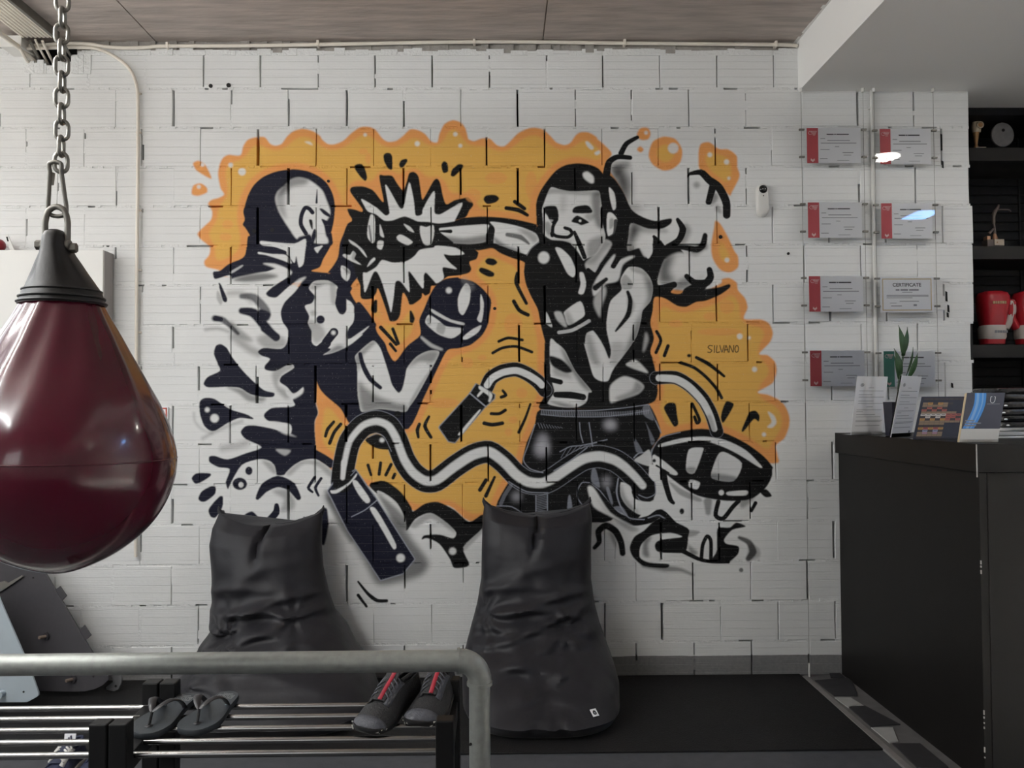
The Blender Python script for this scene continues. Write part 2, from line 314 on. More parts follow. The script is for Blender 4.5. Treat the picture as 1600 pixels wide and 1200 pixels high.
    f(BLK, ZM,'760,250 880,290 905,390 850,360', soft=4, a=.35)
    W(ZM,'990,395 1080,300 1180,250 1300,245 1400,300 1470,370 1460,460 1400,540 1200,560 1060,450', soft=1.3); f(BLK, ZM,'1000,380 1150,260 1330,260 1470,370 1440,420 1320,310 1180,290 1050,400', soft=4, a=.3)
    dot(NAV, ZM, 632, 355, 36, 42); dot(NAV, ZM, 540, 485, 72, 62); dot(WHT, ZM, 552, 495, 25, 28, soft=1.4)
    dk((6,15,18,15,8), ZM,'715,625 790,520 920,460 1050,510 1125,620', soft=1.3); f(BLK, ZM,'860,560 1000,540 1090,640 1080,740 940,760 980,640', soft=5, a=.35)
    st(NAV, (7,11,11), ZM,'905,700 900,770 830,850'); f(NAV, ZM,'550,890 580,800 660,760 720,810 770,860 850,840 960,900 800,920')
    for s in ('1285,420 1225,520 1265,565', '1350,430 1295,520 1325,600'): dk((4.5,5,3.5), ZM, s)
    f(NAV, ZM,'60,430 110,380 240,380 250,405 180,455 100,485'); f(NAV, ZM,'125,630 160,560 250,510 298,520 290,590 200,660 150,662'); f(NAV, ZM,'225,750 270,680 340,610 372,620 365,720 300,820 250,815')
    dk((6,4), ZM,'368,765 362,850'); st(NAV, (9,11,8,5), ZM,'1385,750 1390,880 1380,1000 1370,1080', soft=1.6); dk((3,4), ZM,'1182,820 1180,860')
    st(BLK, (6,9,9), ZM,'1400,560 1480,740 1560,900 1650,1040', soft=4, a=.45)
    # ---- gloves in the splash
    W(ZB,'415,835 560,920 650,1000 690,985 690,940 650,700 690,740 790,915 835,915 890,670 935,850 950,990 985,1005 1020,985 1030,930 1140,755 1140,960 1170,990 1220,980 1420,870 1350,1040 1330,1060 1190,1080 1080,1065 980,1060 930,1040 850,1010 790,1025 720,1050 640,1050 560,990 480,960 440,900')
    W(ZF,'430,490 470,485 560,430 620,360 720,385 830,380 900,350 950,310 1000,255 1130,235 1160,215 1350,235 1440,300 1300,310 1235,300 1260,350 1310,400 1365,450 1240,430 1220,450 1235,540 1165,590 1130,560 1060,485 1035,510 1035,590 1020,640 900,480 880,490 890,610 890,680 820,590 780,565 750,590 735,720 710,880 690,820 655,700 610,560 570,480 530,490 450,680 435,600')
    for s in ('505,-90 540,-80 552,0 550,80 545,170 520,190 475,130 478,20', '598,0 640,130 600,110', '580,170 635,175 615,255 570,235', '765,130 800,105 860,130 925,180 880,210 830,195 780,165', '835,-2 900,30 940,85 880,60', '1000,20 1060,32 1130,12 1138,100 1112,190 1070,212 1030,190 1000,100', '285,155 350,190 430,260 470,335 440,310 380,240 310,195',
              '330,270 360,300 345,350 415,410 310,370 230,320 240,300 300,310', '540,335 550,360 470,430 500,370', '210,420 250,425 300,470 295,540 265,570 215,520'):
        W(ZF, s, a=.93)
    f(BLK, ZF,'330,265 380,300 360,370 320,350', soft=2, a=.4); f(BLK, ZF,'220,425 300,470 295,500 240,460', soft=1.5, a=.5)
    dk(3, ZF,'490,20 510,170', a=.7)
    # punching arm
    W(ZG,'-20,35 180,15 400,5 395,60 385,170 230,200 60,192', ZF,'1330,182 1250,120 1205,85 1190,45', soft=1.4)
    W(ZC,'420,1062 600,1085 740,1120 860,1170', ZG,'895,125 905,180 840,230 790,300 740,290 620,250 480,195 455,180 465,40', soft=1.4)
    f(BLK, ZG,'-40,120 160,140 390,110 385,185 230,215 40,200', soft=5, a=.5); f(BLK, ZG,'460,130 560,200 760,290 620,260 480,200', soft=4, a=.5); f(BLK, ZG,'690,50 800,60 900,130 860,190 780,120', soft=5, a=.35)
    st(BLK, (8,12,6), ZG,'440,60 415,110 395,170'); st(BLK, (6,8,3), ZG,'590,105 720,130 805,195', soft=1.6, a=.8); st(BLK, (3,6), ZF,'1200,70 1300,72')
    # ---- raised glove of the first boxer
    dot(WHT, ZF, 1285, 662, 30, soft=2); W(ZF,'1460,590 1500,640 1490,780 1430,905 1385,870 1375,750 1410,650', soft=1.2); W(ZG,'325,700 355,780 350,900 330,980 290,950 320,860', a=.9)
    st((.3,.3,.31), (10,16), ZF,'1440,560 1490,620', soft=5, a=.35)
    W(ZF,'1055,950 1090,905 1180,960 1260,1020 1420,1040 1400,1090 1310,1140 1180,1100 1060,1000', a=.95); f(BLK, ZF,'1180,990 1250,1015 1230,1100 1160,1070', soft=2, a=.4); f(BLK, ZF,'1060,960 1090,930 1100,1020', soft=2.5, a=.35)
    W(ZF,'1090,840 1140,860 1300,950 1435,985 1425,1010 1280,970 1130,890', a=.85); W(ZG,'330,1010 300,1080 190,1150 140,1140 230,1060', a=.92)
    # V of the forearm
    W(ZJ,'540,80 600,150 640,260 690,420 720,520 785,600 830,540 850,440 870,350 960,240 1080,180 1190,190 1130,330 1050,480 960,640 890,740 840,790 600,760 420,790 390,700 375,600 370,340 350,240 400,180 480,110', soft=1.2)
    f(BLK, ZJ,'480,110 540,80 560,100 440,220 400,330 380,400 370,340 350,240', soft=4, a=.4); f(BLK, ZJ,'375,480 470,560 600,640 760,700 880,740 840,795 600,765 420,795', soft=7, a=.5)
    f(BLK, ZJ,'870,350 960,240 1080,180 1190,190 1130,300 1000,290', soft=6, a=.45); f(BLK, ZJ,'1130,330 1050,480 960,640 890,740 900,680 1000,500', soft=3, a=.45)
    st(NAV, (6,8,6), ZJ,'400,210 430,330 500,460 600,545', soft=1.2); dot(BLK, ZJ, 775, 815, 35); W(ZJ,'1015,35 1120,110 1225,160 1200,175 1100,140 1010,60', a=.6, soft=1.5); W(ZJ,'820,560 860,430 850,520', a=.5)
    # ---- second boxer: face
    face = cv.full(P(ZC,'1030,720 1110,740 1220,760 1380,755 1500,755 1520,830 1530,900 1520,980 1540,1080', ZG,'1570,120 1545,210 1480,300 1380,345 1340,360 1250,240 1210,185 1040,160 955,100', ZC,'950,1080 940,940 960,870 990,790'), 1.3)
    cv.put(face, 0, 0, None, .97)
    f(BLK, ZC,'1430,800 1530,760 1530,1000 1560,1150 1480,1100 1450,1000', soft=6, a=.5, clip=face); f(BLK, ZC,'960,800 1030,730 1500,755 1510,800 1200,790 1050,780', soft=4, a=.3, clip=face); f(BLK, ZG,'1400,170 1560,120 1500,300 1390,340', soft=6, a=.4, clip=face)
    f(BLK, ZC,'970,910 1070,905 1100,960 1100,1040 1060,1090 1020,1060 990,1000 960,960', soft=1.3); st(BLK, 5.5, ZC,'1080,1040 1045,1110 1040,1200', ZG,'1035,90 1080,120 1190,130 1235,95 1215,55 1165,38'); W(ZG,'1075,20 1110,10 1180,80 1150,100 1080,90', a=.9)
    f(BLK, ZC,'950,1090 1010,1060 1030,1160 1000,1200', soft=3, a=.5); W(ZC,'1000,1040 1050,1045 1020,1075', a=.6)
    f(BLK, ZC,'1240,950 1275,910 1390,898 1440,950 1420,977 1260,977'); f(BLK, ZC,'1230,1060 1290,1000 1405,1065 1380,1082 1330,1097 1290,1080'); dot(WHT, ZC, 1318, 1053, 13, soft=1); f(BLK, ZC,'1400,980 1470,1000 1420,1060 1360,1010', soft=4, a=.3); st(BLK, 10, ZC,'1150,830 1140,940', soft=6, a=.22)
    st(BLK, (5,8,7), ZG,'1260,80 1310,200 1360,330'); f(BLK, ZG,'1040,160 1220,180 1300,330 1200,240', soft=4, a=.4)
    f(WHT, ZC,'1345,580 1390,560 1450,610 1455,670 1420,675 1360,630', soft=2.2)
    W(ZD,'275,600 320,650 335,760 310,790 285,700'); W(ZD,'262,820 300,815 342,870 322,980 272,1010 255,940'); f(BLK, ZD,'280,870 310,860 315,920 280,950', soft=2, a=.5); st(BLK, 6, ZD,'330,880 320,990 260,1030 300,1050', a=.9)
    # smoke rising behind him
    f(WHT, ZD,'290,450 400,380 520,380 520,740 480,760 420,640', soft=1); sm = (.30,.29,.29)
    f(BLK, ZD,'300,420 380,410 460,560 440,760 520,850 430,800 330,560', soft=14, a=.75); f(BLK, ZD,'290,440 420,380 460,420 380,460 340,520', soft=6, a=.4)
    W(ZD,'460,910 600,960 740,950 850,860 900,940 840,1060 740,1100 650,1010 620,1150 560,1170', a=.95, soft=2)
    f(BLK, ZD,'450,900 540,950 470,1090 560,1200 430,1200', soft=10, a=.7); f(BLK, ZD,'470,890 730,940 760,980 560,980', soft=5, a=.3); dot(BLK, ZD, 500, 770, 60, 40, soft=10, a=.3)
    st(BLK, (6,8,9), ZD,'510,182 420,235 375,315'); st(BLK, (7,9,12), ZD,'450,352 345,345 275,390 255,480')
    st(BLK, (5,11,13,13,12), ZD,'945,487 1040,475 1110,540 1190,600 1250,720 1255,830'); st(BLK, (12,10), ZD,'1140,590 1105,720'); f(BLK, ZD,'1150,640 1190,680 1150,740 1120,740', soft=4, a=.45); dot(BLK, ZD, 1005, 580, 28, soft=4, a=.5); f(BLK, ZD,'1180,740 1220,820 1160,790', soft=4, a=.35)
    st(BLK, (6,11,10,12), ZD,'845,870 888,950 855,1040 770,1100'); st(BLK, (5,9,9), ZD,'648,1010 690,1060 740,1130'); f(BLK, ZD,'650,1010 720,1080 850,1100 900,1180 700,1200 640,1150')
    f(BLK, ZD,'900,900 960,960 900,1080 860,1060', soft=6, a=.4); f(BLK, ZD,'960,1110 1080,1060 1090,1120 980,1170', soft=4, a=.45)
    W(ZH,'740,300 850,240 1010,250 1090,220 1150,400 1130,520 1040,540 900,520 800,490 700,470', a=.92, soft=3); f(BLK, ZH,'700,300 820,250 780,400 830,480 690,490', soft=10, a=.6); f(BLK, ZH,'860,220 1010,245 1080,200 1000,270', soft=4, a=.3); f(BLK, ZH,'850,470 930,440 960,520 820,560', soft=7, a=.45)
    st(BLK, (8,12,12,9), ZH,'920,435 990,490 1080,490 1120,440 1110,380'); f(BLK, ZH,'1000,490 1100,480 1060,560 900,600 900,540'); st(BLK, (8,10), ZH,'700,530 815,505'); f(BLK, ZH,'1040,440 1080,430 1000,470', soft=6, a=.4)
    # guard glove
    f(BLK, ZG,'900,180 980,165 1150,170 1260,230 1350,370 1390,500 1400,620 1365,780 1430,930 1410,990 1300,1060 1100,1115 1010,1040 950,930 890,830 830,720 780,600 760,480 770,380 800,280')
    st((.3,.3,.31), 1.6, ZG,'785,310 830,240 905,180', a=.8); dot(WHT, ZG, 955, 335, 56, 60, soft=2.2)
    W(ZG,'1070,240 1130,245 1220,330 1270,440 1280,470 1250,530 1190,490 1130,370'); W(ZG,'1310,490 1350,490 1377,600 1350,695 1300,690 1322,600'); W(ZG,'1165,870 1320,770 1365,900 1300,960 1200,1010 1165,920', soft=1.3, a=.95)
    W(ZG,'1060,880 1130,880 1185,1010 1160,1025 1090,960', a=.7, soft=1.5); W(ZG,'965,870 1000,910 1040,1030 970,980', a=.9); st((.55,.55,.55), 5.5, ZG,'1105,1080 1230,1060 1330,1010 1405,965'); f(BLK, ZG,'1165,900 1200,1010 1260,990 1200,870', soft=5, a=.3)
    # torso and arms of the second boxer
    W(ZH,'235,130 300,170 200,330 150,415 90,380 80,320 170,240', a=.75, soft=2); f(BLK, ZH,'60,320 160,260 230,130 300,170 230,230 150,330', soft=5, a=.3)
    W(ZH,'310,260 325,270 285,370 350,310 440,270 490,272 390,340 350,470 250,500 215,540 150,600 140,520 215,380', a=.9, soft=1.6); st(BLK, 8, ZH,'310,350 350,285'); st(BLK, (9,6), ZH,'160,530 250,460', soft=1.4); st(BLK, 6, ZH,'100,380 165,420 220,330')
    W(ZH,'160,600 240,520 250,580 210,700 200,780 150,680', a=.6, soft=3)
    armw = cv.full(P(ZH,'440,360 540,370 610,440 640,530 620,640 555,720 540,800 500,940 400,1090 330,1180', ZL,'30,330 0,400', ZK,'1520,480 1450,430 1400,260 1355,100', ZH,'75,1000 90,910 180,890 250,1000 280,1110 292,1050 255,880 262,760 290,640 380,550 370,480 385,430'), 1.3)
    cv.put(armw, 0, 0, None, .96)
    f(BLK, ZH,'560,400 650,500 640,640 560,740 520,960 380,1130 470,900 530,760 600,600', soft=8, a=.55, clip=armw); f(BLK, ZH,'440,360 540,370 600,430 480,400', soft=3, a=.4, clip=armw); f(BLK, ZH,'375,470 410,420 470,490 460,540 390,540', soft=2, a=.4, clip=armw)
    f(BLK, ZH,'75,900 130,950 200,1180 110,1120', soft=8, a=.4, clip=armw); st(BLK, (9,11,7,3), ZH,'150,860 210,930 250,1020 275,1110', soft=1.4); st(BLK, (5,7,8,3), ZH,'430,565 452,640 430,760 330,890', soft=1.2); f(BLK, ZH,'430,570 490,680 440,780', soft=4, a=.35)
    f(BLK, ZH,'290,1000 400,1000 350,1180 290,1160', soft=7, a=.25, clip=armw)
    bel = cv.full(P(ZK,'1020,70 1080,100 1160,170 1220,290 1280,400 1430,580 1400,600 1380,690 1290,740 1150,742 1000,712 1010,670 1060,590 1040,500 1020,400'), 1.3)
    cv.put(bel, 0, 0, None, .95)
    f(BLK, ZK,'1010,230 1140,270 1240,380 1170,400 1040,330', soft=1.5); f(BLK, ZK,'1120,120 1240,300 1430,580 1340,540 1180,300', soft=5, a=.5, clip=bel); st(BLK, 8, ZK,'1020,465 1120,490'); st(BLK, (9,11,10), ZK,'1075,615 1220,620 1345,640'); st(BLK, (6,11), ZK,'1430,720 1570,640'); f(BLK, ZK,'1010,680 1150,740 1300,740 1150,700', soft=4, a=.5, clip=bel); f(BLK, ZK,'1060,330 1200,400 1240,460 1060,420', soft=5, a=.3, clip=bel)
    W(ZL,'150,260 230,225 320,310 325,335 190,290', soft=2, a=.85); W(ZL,'20,440 130,362 250,400 300,450 250,510 100,560 20,580', soft=2, a=.92); f(BLK, ZL,'230,400 300,450 250,510 100,560 60,540 200,480', soft=5, a=.4)
    W(ZH,'580,900 605,960 575,1050 555,1060', soft=3, a=.45)
    # ---- rim of the mitt and cans
    st(LIN, 1.5, ZL,'350,1080 370,970 445,870 600,828', a=.8); W(ZL,'430,930 600,882 800,865 980,895 1150,980 1280,1110 1260,1120 1100,1020 960,950 800,900 640,910 440,950', soft=1.2)
    W(ZP,'830,60 930,45 930,80 870,230 810,210', a=.93); f(BLK, ZP,'815,190 880,190 865,240 805,220', soft=3, a=.5); W(ZP,'1050,90 1100,80 1220,160 1160,290 1000,270 1010,180', a=.92, soft=1.2); f(BLK, ZP,'1000,230 1180,260 1160,300 990,280', soft=4, a=.45)
    W(ZP,'575,95 740,222 720,246 575,180', soft=1.1); dot(BLK, ZP, 575, 140, 13); W(ZP,'840,280 910,300 890,350 830,330'); dot(WHT, ZP, 1068, 375, 20); W(ZP,'1115,370 1255,360 1250,395 1120,395')
    st(BLK, 3, ZP,'590,175 680,230')
    # right hose
    hr = [ZL,'400,375 560,372 680,440 790,550 860,680 905,820']
    st(LIN, 21.5, *hr, a=.7); st(BLK, 20, *hr); st(BLK, 5, ZL,'700,590 760,720 740,750 720,700')
    cv.put(*cv.smask(P(ZL,'425,375 560,385 670,445 780,560 850,690 885,800'), (11,12,11,9), 1.), None, 1); f(BLK, ZL,'820,700 860,690 900,820 860,830', soft=3, a=.4)
    # small hose and nozzle at his left
    hl = [ZK,'385,540 430,450 540,385 680,365 800,415 900,490 965,570']
    st(LIN, 23, *hl, a=.7); st(BLK, 21.5, *hl); st(WHT, 10.5, ZK,'390,520 440,450 545,395 680,375 800,420 895,480 935,520', soft=1)
    st(LIN, 1.3, ZK,'960,450 980,540 960,620', a=.8)
    f(LIN, ZK,'275,500 475,615 470,660 375,745 70,1105 0,1090', ZJ,'1180,950 1185,930 1490,600', sm=False); f(BLK, ZK,'285,508 465,618 460,655 370,738 68,1095 5,1080', ZJ,'1192,950 1195,935 1495,606', sm=False, soft=.7)
    st(LIN, 2.2, ZK,'215,600 375,735'); W(ZK,'320,530 440,610 420,690 400,680 405,630 310,560'); W(ZK,'300,780 315,790 150,1000 110,1020 110,1000'); W(ZK,'330,575 350,590 300,640 290,625')
    # long wavy hose
    hose = P(Z0,'534,752 537,727 546,690 566,665.7 587.7,658.6 606.5,665.7 619,686 630.7,717 644.7,738 663,751 682,750 710,729 738,711.5 763.6,706 787,722 805.8,741.5 824.6,753 846.5,755 865,747 889,730.5 912,717 936,713 959,718.7 975,729 991,744 1004,759 1011,768')
    cv.put(*cv.smask(hose, (36,), .9), LIN, .75); cv.put(*cv.smask(hose, (34,), .9), BLK, 1)
    cv.put(*cv.smask([(u, v-.5) for u, v in hose[1:-1]], (8,11,13,15,15,15,15,11), 2.0), None, 1)
    f(BLK, ZJ,'450,1070 560,1010 650,1050 700,1160 560,1150'); dot(WHT, ZJ, 618, 1072, 24, soft=2); st(LIN, 1.2, ZJ,'480,1040 570,1005 640,1040 710,1180', a=.8)
    # black humps and the spray can
    f(BLK, ZN,'330,330 430,305 540,380 610,480 625,510 700,460 790,447 900,500 1000,580 1090,530 1090,620 960,750 1000,870 900,890 870,830 800,730 720,690 680,700 700,670 800,665 890,690 910,650 840,580 740,520 640,560 575,640 540,500 450,410 380,390')
    W(ZN,'380,375 450,400 520,460 570,560 575,640 540,640 450,520', soft=1.2, a=.85); f(BLK, ZN,'380,380 560,540 580,640 480,560', soft=5, a=.5); f(BLK, ZN,'600,600 740,510 860,580 910,660 820,600 740,560 640,620', soft=4, a=.35); dot(WHT, ZN, 888, 777, 24, soft=1.8); f(BLK, ZN,'930,750 1090,610 1090,650 960,780', soft=3, a=.4)
    f(BLK, ZN,'90,390 30,420 120,560 300,860 380,1000 520,990 680,940 730,850 620,700 500,560', soft=9, a=.55)
    f(LIN, ZN,'46,372 90,310 240,225 300,310 380,420 640,830 560,930 405,978 180,640', sm=False, soft=.8); f(NAV, ZN,'53,372 95,318 238,232 294,316 374,424 633,830 555,925 407,970 187,640', sm=False, soft=.8)
    W(ZN,'215,310 250,310 335,430 310,455 260,400', soft=1.2); W(ZN,'335,495 370,490 440,600 510,735 490,760 420,640', soft=1.2); dot(WHT, ZN, 540, 822, 28, soft=2); st(LIN, 1.5, ZN,'210,545 300,500 380,435')
    st(BLK, 30, ZN,'150,318 155,270'); st(WHT, (7,9), ZN,'150,285 160,180', soft=1.5); W(ZN,'70,370 110,365 190,320 245,255 240,280 190,335 120,385 80,390'); st(LIN, 1.2, ZN,'205,270 240,232', a=.8)
    # shorts detail
    for z, x, yy, r, ry in ((ZO,680,270,75,80),(ZO,430,740,45,45),(ZO,1360,20,60,40),(ZO,1325,595,40,60),(ZL,20,770,45,35),(ZO,690,200,60,90)):
        dot((.55,.55,.6), z, x, yy, r, ry, soft=9, a=.55)
    for i in range(62):
        t = i/61; u = 846+t*167; v = 643.5+2.2*math.sin(t*3.1)-8*max(0,t-.75)**1.0
        st(LIN, 1.0, Z0, '%f,%f %f,%f' % (u, v-2, u-.6, v+4.5), a=.85)
    st(LIN, 1.3, Z0,'845,640 880,641.5 930,641 975,637 1012,632', a=.9); st(LIN, 1.1, Z0,'845,647 880,650.5 940,651 985,646 1014,641', a=.8)
    for s in ('610,20 540,230 495,370 560,460 690,500', '1150,0 1165,100 1185,235', '1055,0 1065,110 1090,200', '860,290 960,240 1060,230 1185,205 1330,170', '350,590 530,690 740,700', '230,832 380,840 540,940', '580,950 640,890 720,885 770,915', '620,730 620,890', '735,720 735,890', '1090,830 1040,760 1035,680 1080,600 1150,600', '800,480 960,380 1130,250', '1440,560 1420,680 1440,780 1470,850', '1150,600 1260,680 1390,850 1540,945'):
        st(LIN, 1.5, ZO, s, a=.85)
    for s in ('370,630 310,720 270,810', ): st(LIN, 6, ZO, s, a=.35)
    for i in range(9): st(LIN, .9, ZO, '%d,%d %d,%d' % (625, 740+i*17, 730, 715+i*17), a=.7); st(LIN, .9, ZO, '%d,%d %d,%d' % (640+i*28, 5+i*5, 660+i*28, 55), a=.6)
    for s in ('1180,470 1220,470 1260,650 1175,590', '1390,850 1480,840 1540,940 1480,940', '945,740 965,730 985,860 935,870', '1320,660 1350,650 1390,800 1370,810'): f(LIN, ZO, s, a=.6)
    for s in ('310,740 390,900 360,930 330,800', '215,870 290,990 235,990', '290,620 340,600 380,730 300,690'): f(LIN, ZL, s, a=.45)
    st(LIN, 2, ZL,'340,600 390,720 440,830', a=.8); st(BLK, 1.2, ZL,'345,610 395,725'); st(LIN, 2, ZL,'215,1040 260,1000 350,1000', a=.9)
    for i in range(7): st(LIN, .9, ZO, '%d,%d %d,%d' % (870+i*50, 350-i*22, 930+i*50, 250-i*8), a=.6)
    # swirl beside the shorts
    W(ZP,'540,60 555,180 430,140 480,100', a=.8); W(ZP,'330,300 400,330 430,420 570,430 590,200 640,240 700,460 600,500 480,540 380,480 330,400', soft=1.2); f(BLK, ZP,'325,300 370,420 470,530 380,490 330,400', soft=5, a=.45)
    st(LIN, 1.5, ZP,'440,370 470,405 520,415 575,390 570,330', a=.9); st(BLK, 9, ZP,'560,310 560,385 500,400 430,370'); st(LIN, 1.4, ZP,'578,300 582,380 520,412 460,390', a=.9)
    st(BLK, (7,12,12,14,12), ZP,'100,320 200,430 290,540 420,590 540,570 620,528 720,620 800,660'); st(LIN, 1.8, ZP,'310,270 300,380 330,480 390,560 500,572', a=.8); st(LIN, 2, ZP,'530,560 612,540 695,605', a=.85)
    W(ZP,'85,340 130,340 250,520 420,620 470,650 380,640 270,560 130,480', soft=1.5); f(BLK, ZP,'120,370 250,540 460,640 400,660 280,570', soft=4, a=.35)
    f(BLK, ZP,'500,655 620,560 820,635 825,700 805,810 700,820 600,810 580,760 620,722 780,705 700,672 560,690 480,760 470,850 540,890 680,900 660,930 500,915 420,850 395,780 430,700', soft=1.2)
    W(ZP,'620,722 560,770 600,812 700,820 760,830 640,860 540,860 490,800 560,710 700,680 780,700', soft=1.4, a=.95); f(BLK, ZP,'595,760 640,722 760,705 810,700 800,800 720,815 620,812', soft=1.2); f(BLK, ZP,'500,720 560,700 530,760 540,850 490,830', soft=4, a=.5)
    st(BLK, (8,6,6,5), ZP,'760,790 900,862 1000,882 1120,885'); st(BLK, 6, ZP,'920,860 930,760 962,695 990,730 990,860'); f(BLK, ZP,'1040,640 1130,632 1180,595 1250,625 1150,650 1090,720 1110,752 1195,770 1190,830 1110,890 1000,870 1035,800')
    st(BLK, (5,9,12,8), ZP,'1200,705 1270,740 1300,810 1265,860', soft=2, a=.85); f(BLK, ZP,'1280,750 1350,790 1350,850 1260,870', soft=3, a=.4); st(BLK, (9,10,6,3), ZP,'500,905 650,930 770,942 860,980', soft=3, a=.6); f(BLK, ZP,'820,650 910,660 880,690 820,700', soft=2, a=.5); f(BLK, ZP,'810,700 830,760 900,820 840,830', soft=4, a=.5)
    st(BLK, (6,10,11,9), ZP,'135,780 170,735 165,660 220,618 290,660 330,740 342,820', soft=1.2); f(BLK, ZP,'240,660 290,700 300,790 270,740', soft=4, a=.45); st(BLK, 1, ZP,'290,740 285,860', a=.5); dot(BLK, ZP, 1215, 945, 16, soft=1.4, a=.8); dot(BLK, ZP, 778, 512, 17, 22)
    st(BLK, (11,9,8,5), ZP,'640,230 660,320 690,420 715,450'); st(BLK, 7, ZP,'1045,440 1025,540 1080,565 1150,480 1195,435'); st(BLK, (13,8), ZP,'968,440 970,520', soft=2.5, a=.55); f(BLK, ZP,'680,290 780,350 920,420 900,440 760,390', soft=2, a=.5); f(BLK, ZP,'1210,430 1330,330 1300,430 1220,490', soft=4, a=.4)
    f(BLK, ZP,'1345,360 1400,350 1440,400 1390,408'); st(BLK, (6,5), ZP,'1318,450 1287,508'); f(BLK, ZP,'1340,340 1400,310 1360,370')
    # ---- little marks on the orange
    for z, s in ((ZB,'635,400 660,378 700,380 722,420 720,535 680,530 640,460'), (ZB,'790,490 810,450 860,435 872,460 830,520 800,520'), (ZB,'340,520 370,488 420,490 450,540 470,620 450,655 400,610'), (ZB,'1210,500 1235,460 1270,480 1278,560 1230,575'), (ZB,'1305,600 1320,540 1380,490 1425,495 1420,530 1340,610'),
                 (ZC,'355,840 380,800 470,795 510,830 470,870 390,885'), (ZG,'370,370 400,342 460,350 492,385 450,415 390,400'), (ZG,'308,460 330,435 400,455 460,490 450,525 400,525 330,490'),
                 (ZF,'545,760 570,765 570,870 545,890 510,860 515,810'), (ZF,'895,870 915,870 945,940 930,985 895,975'), (ZL,'465,625 500,585 560,590 575,680 585,760 550,780 500,700'), (ZL,'940,700 960,620 990,570 1045,590 1030,640 960,750'), (ZL,'1150,720 1180,660 1230,650 1262,690 1255,740 1215,720 1130,820 1113,810')):
        f(BLK, z, s)
    for w, z, s in ((6,ZC,'665,860 760,930'),((6,7,5),ZC,'580,925 700,945 790,995'),((5,6,5),ZG,'690,490 680,590 780,790'),((6,6),ZG,'655,770 710,860 795,905'),(4.5,ZG,'505,1170 600,1135 740,1155'),(4.5,ZK,'445,200 540,150 680,135 835,190'),((6,5),ZF,'605,1030 680,1110 760,1200'),(5,ZF,'725,1045 780,1190'),((5,4),ZJ,'700,110 755,180'),
                    ((4,5,4),ZI,'1395,1030 1415,960 1475,890'),((5,4),ZI,'1435,1100 1480,990 1545,910'),((4,5,4),ZJ,'50,1030 75,960 135,885'),(5,ZJ,'95,1095 140,990 205,910'),((5,6,4),ZJ,'990,910 970,970 980,1040'),((4,6,5),ZJ,'1085,835 1045,930 1105,1040'),
                    (5,ZK,'430,805 510,805 570,770'),(6,ZK,'360,900 440,915 540,900'),((3.5,5),ZK,'820,710 770,850 705,990'),((4,5,5),ZK,'545,575 575,620 530,640'),((5,4),ZN,'320,200 340,265'),(5,ZN,'405,185 395,260'),(5,ZN,'475,195 440,265'),(5,ZN,'500,260 488,285'),(6,ZN,'1110,300 1070,365'),((4,6),ZN,'1168,280 1110,405'),
                    ((3,6,5),ZN,'255,980 320,1060 380,1105 445,1108'),((5,4),ZN,'255,1070 310,1145'),(5,ZH,'670,895 705,970 665,1070'),(5.5,ZH,'765,1015 735,1095'),(5,ZL,'605,248 720,290 820,370 900,460 945,540'),((5,6,4),ZL,'735,205 840,260 965,360')):
        st(BLK, w, z, s)
    dot(BLK, ZL, 675, 190, 17, 14)
    for z, x, yy, r in ((ZA,170,495,20),(ZA,133,715,20),(ZA,450,498,24),(ZA,565,565,38),(ZB,450,195,18),(ZB,970,285,26),(ZB,1350,190,22),(ZB,1400,305,20),(ZD,810,275,45),(ZD,585,145,16),(ZD,1115,330,20),(ZD,1255,390,22),(ZD,1275,525,14),(ZH,1258,300,20),(ZL,1098,30,24),(ZL,1178,42,14),(ZL,1220,305,22),(ZL,1300,848,18)):
        dot(WHT, z, x, yy, r, soft=2, a=.9)
    W(ZC,'1370,265 1400,265 1455,325 1430,345 1390,310', soft=1.5); W(ZC,'1460,375 1510,350 1515,380 1480,400', soft=1.5); W(ZA,'1185,265 1240,265 1270,300 1230,290', soft=1.5, a=.8); W(ZL,'1330,655 1385,690 1405,750 1370,790 1325,785 1365,740', soft=1.6, a=.9)
    # signature
    for s in ('868,108 845,104 832,120 848,135 864,146 850,162 830,160','886,106 884,162','906,106 902,160 928,158','930,104 948,160 966,104','966,162 982,104 1000,160','972,142 996,140','1008,160 1012,104 1040,160 1046,104','1068,104 1056,130 1062,158 1080,156 1086,128 1078,106 1066,106'):
        st((.05,.03,.015), 1.5, ZL, s, a=.9, soft=.6)
    return cv
# ---------------------------------------------------------------- materials
white_paint = mat('white_paint', (.78,.775,.755), .7, var=.03, vs=3, bump=.05, bs=60)
cabinet_white = mat('cabinet_white', (.74,.73,.70), .45)
conduit_white = mat('conduit_white', (.80,.74,.65), .45, var=.06, vs=12)
black_void = mat('black_void', (.012,.012,.012), .9)
concrete = mat('formwork_concrete', (.44,.385,.35), .8, var=.48, vs=3.2, bump=.4, bs=9, stretch=(1.1,7,1))
raw_mortar = mat('raw_mortar', (.33,.31,.285), .9, var=.35, vs=22, bump=.6, bs=40)
rubber_floor = mat('rubber_floor', (.0075,.007,.0075), .7, spec=.25, var=.5, vs=14, bump=.35, bs=160)
galv = mat('galvanised_steel', (.32,.335,.315), .45, .5, var=.28, vs=55, bump=.04, bs=200, rvar=.12)
chain_steel = mat('chain_steel', (.30,.29,.265), .38, .85, var=.25, vs=40)
dull_steel = mat('dull_steel', (.20,.19,.17), .5, .7, var=.2, vs=30)
chrome = mat('chrome_bar', (.31,.305,.30), .22, 1.)
black_plastic = mat('black_plastic', (.005,.005,.0055), .5, spec=.3, bump=.05, bs=300)
black_laminate = mat('black_laminate', (.0075,.0066,.006), .5, spec=.25, var=.25, vs=5, bump=.03, bs=260)
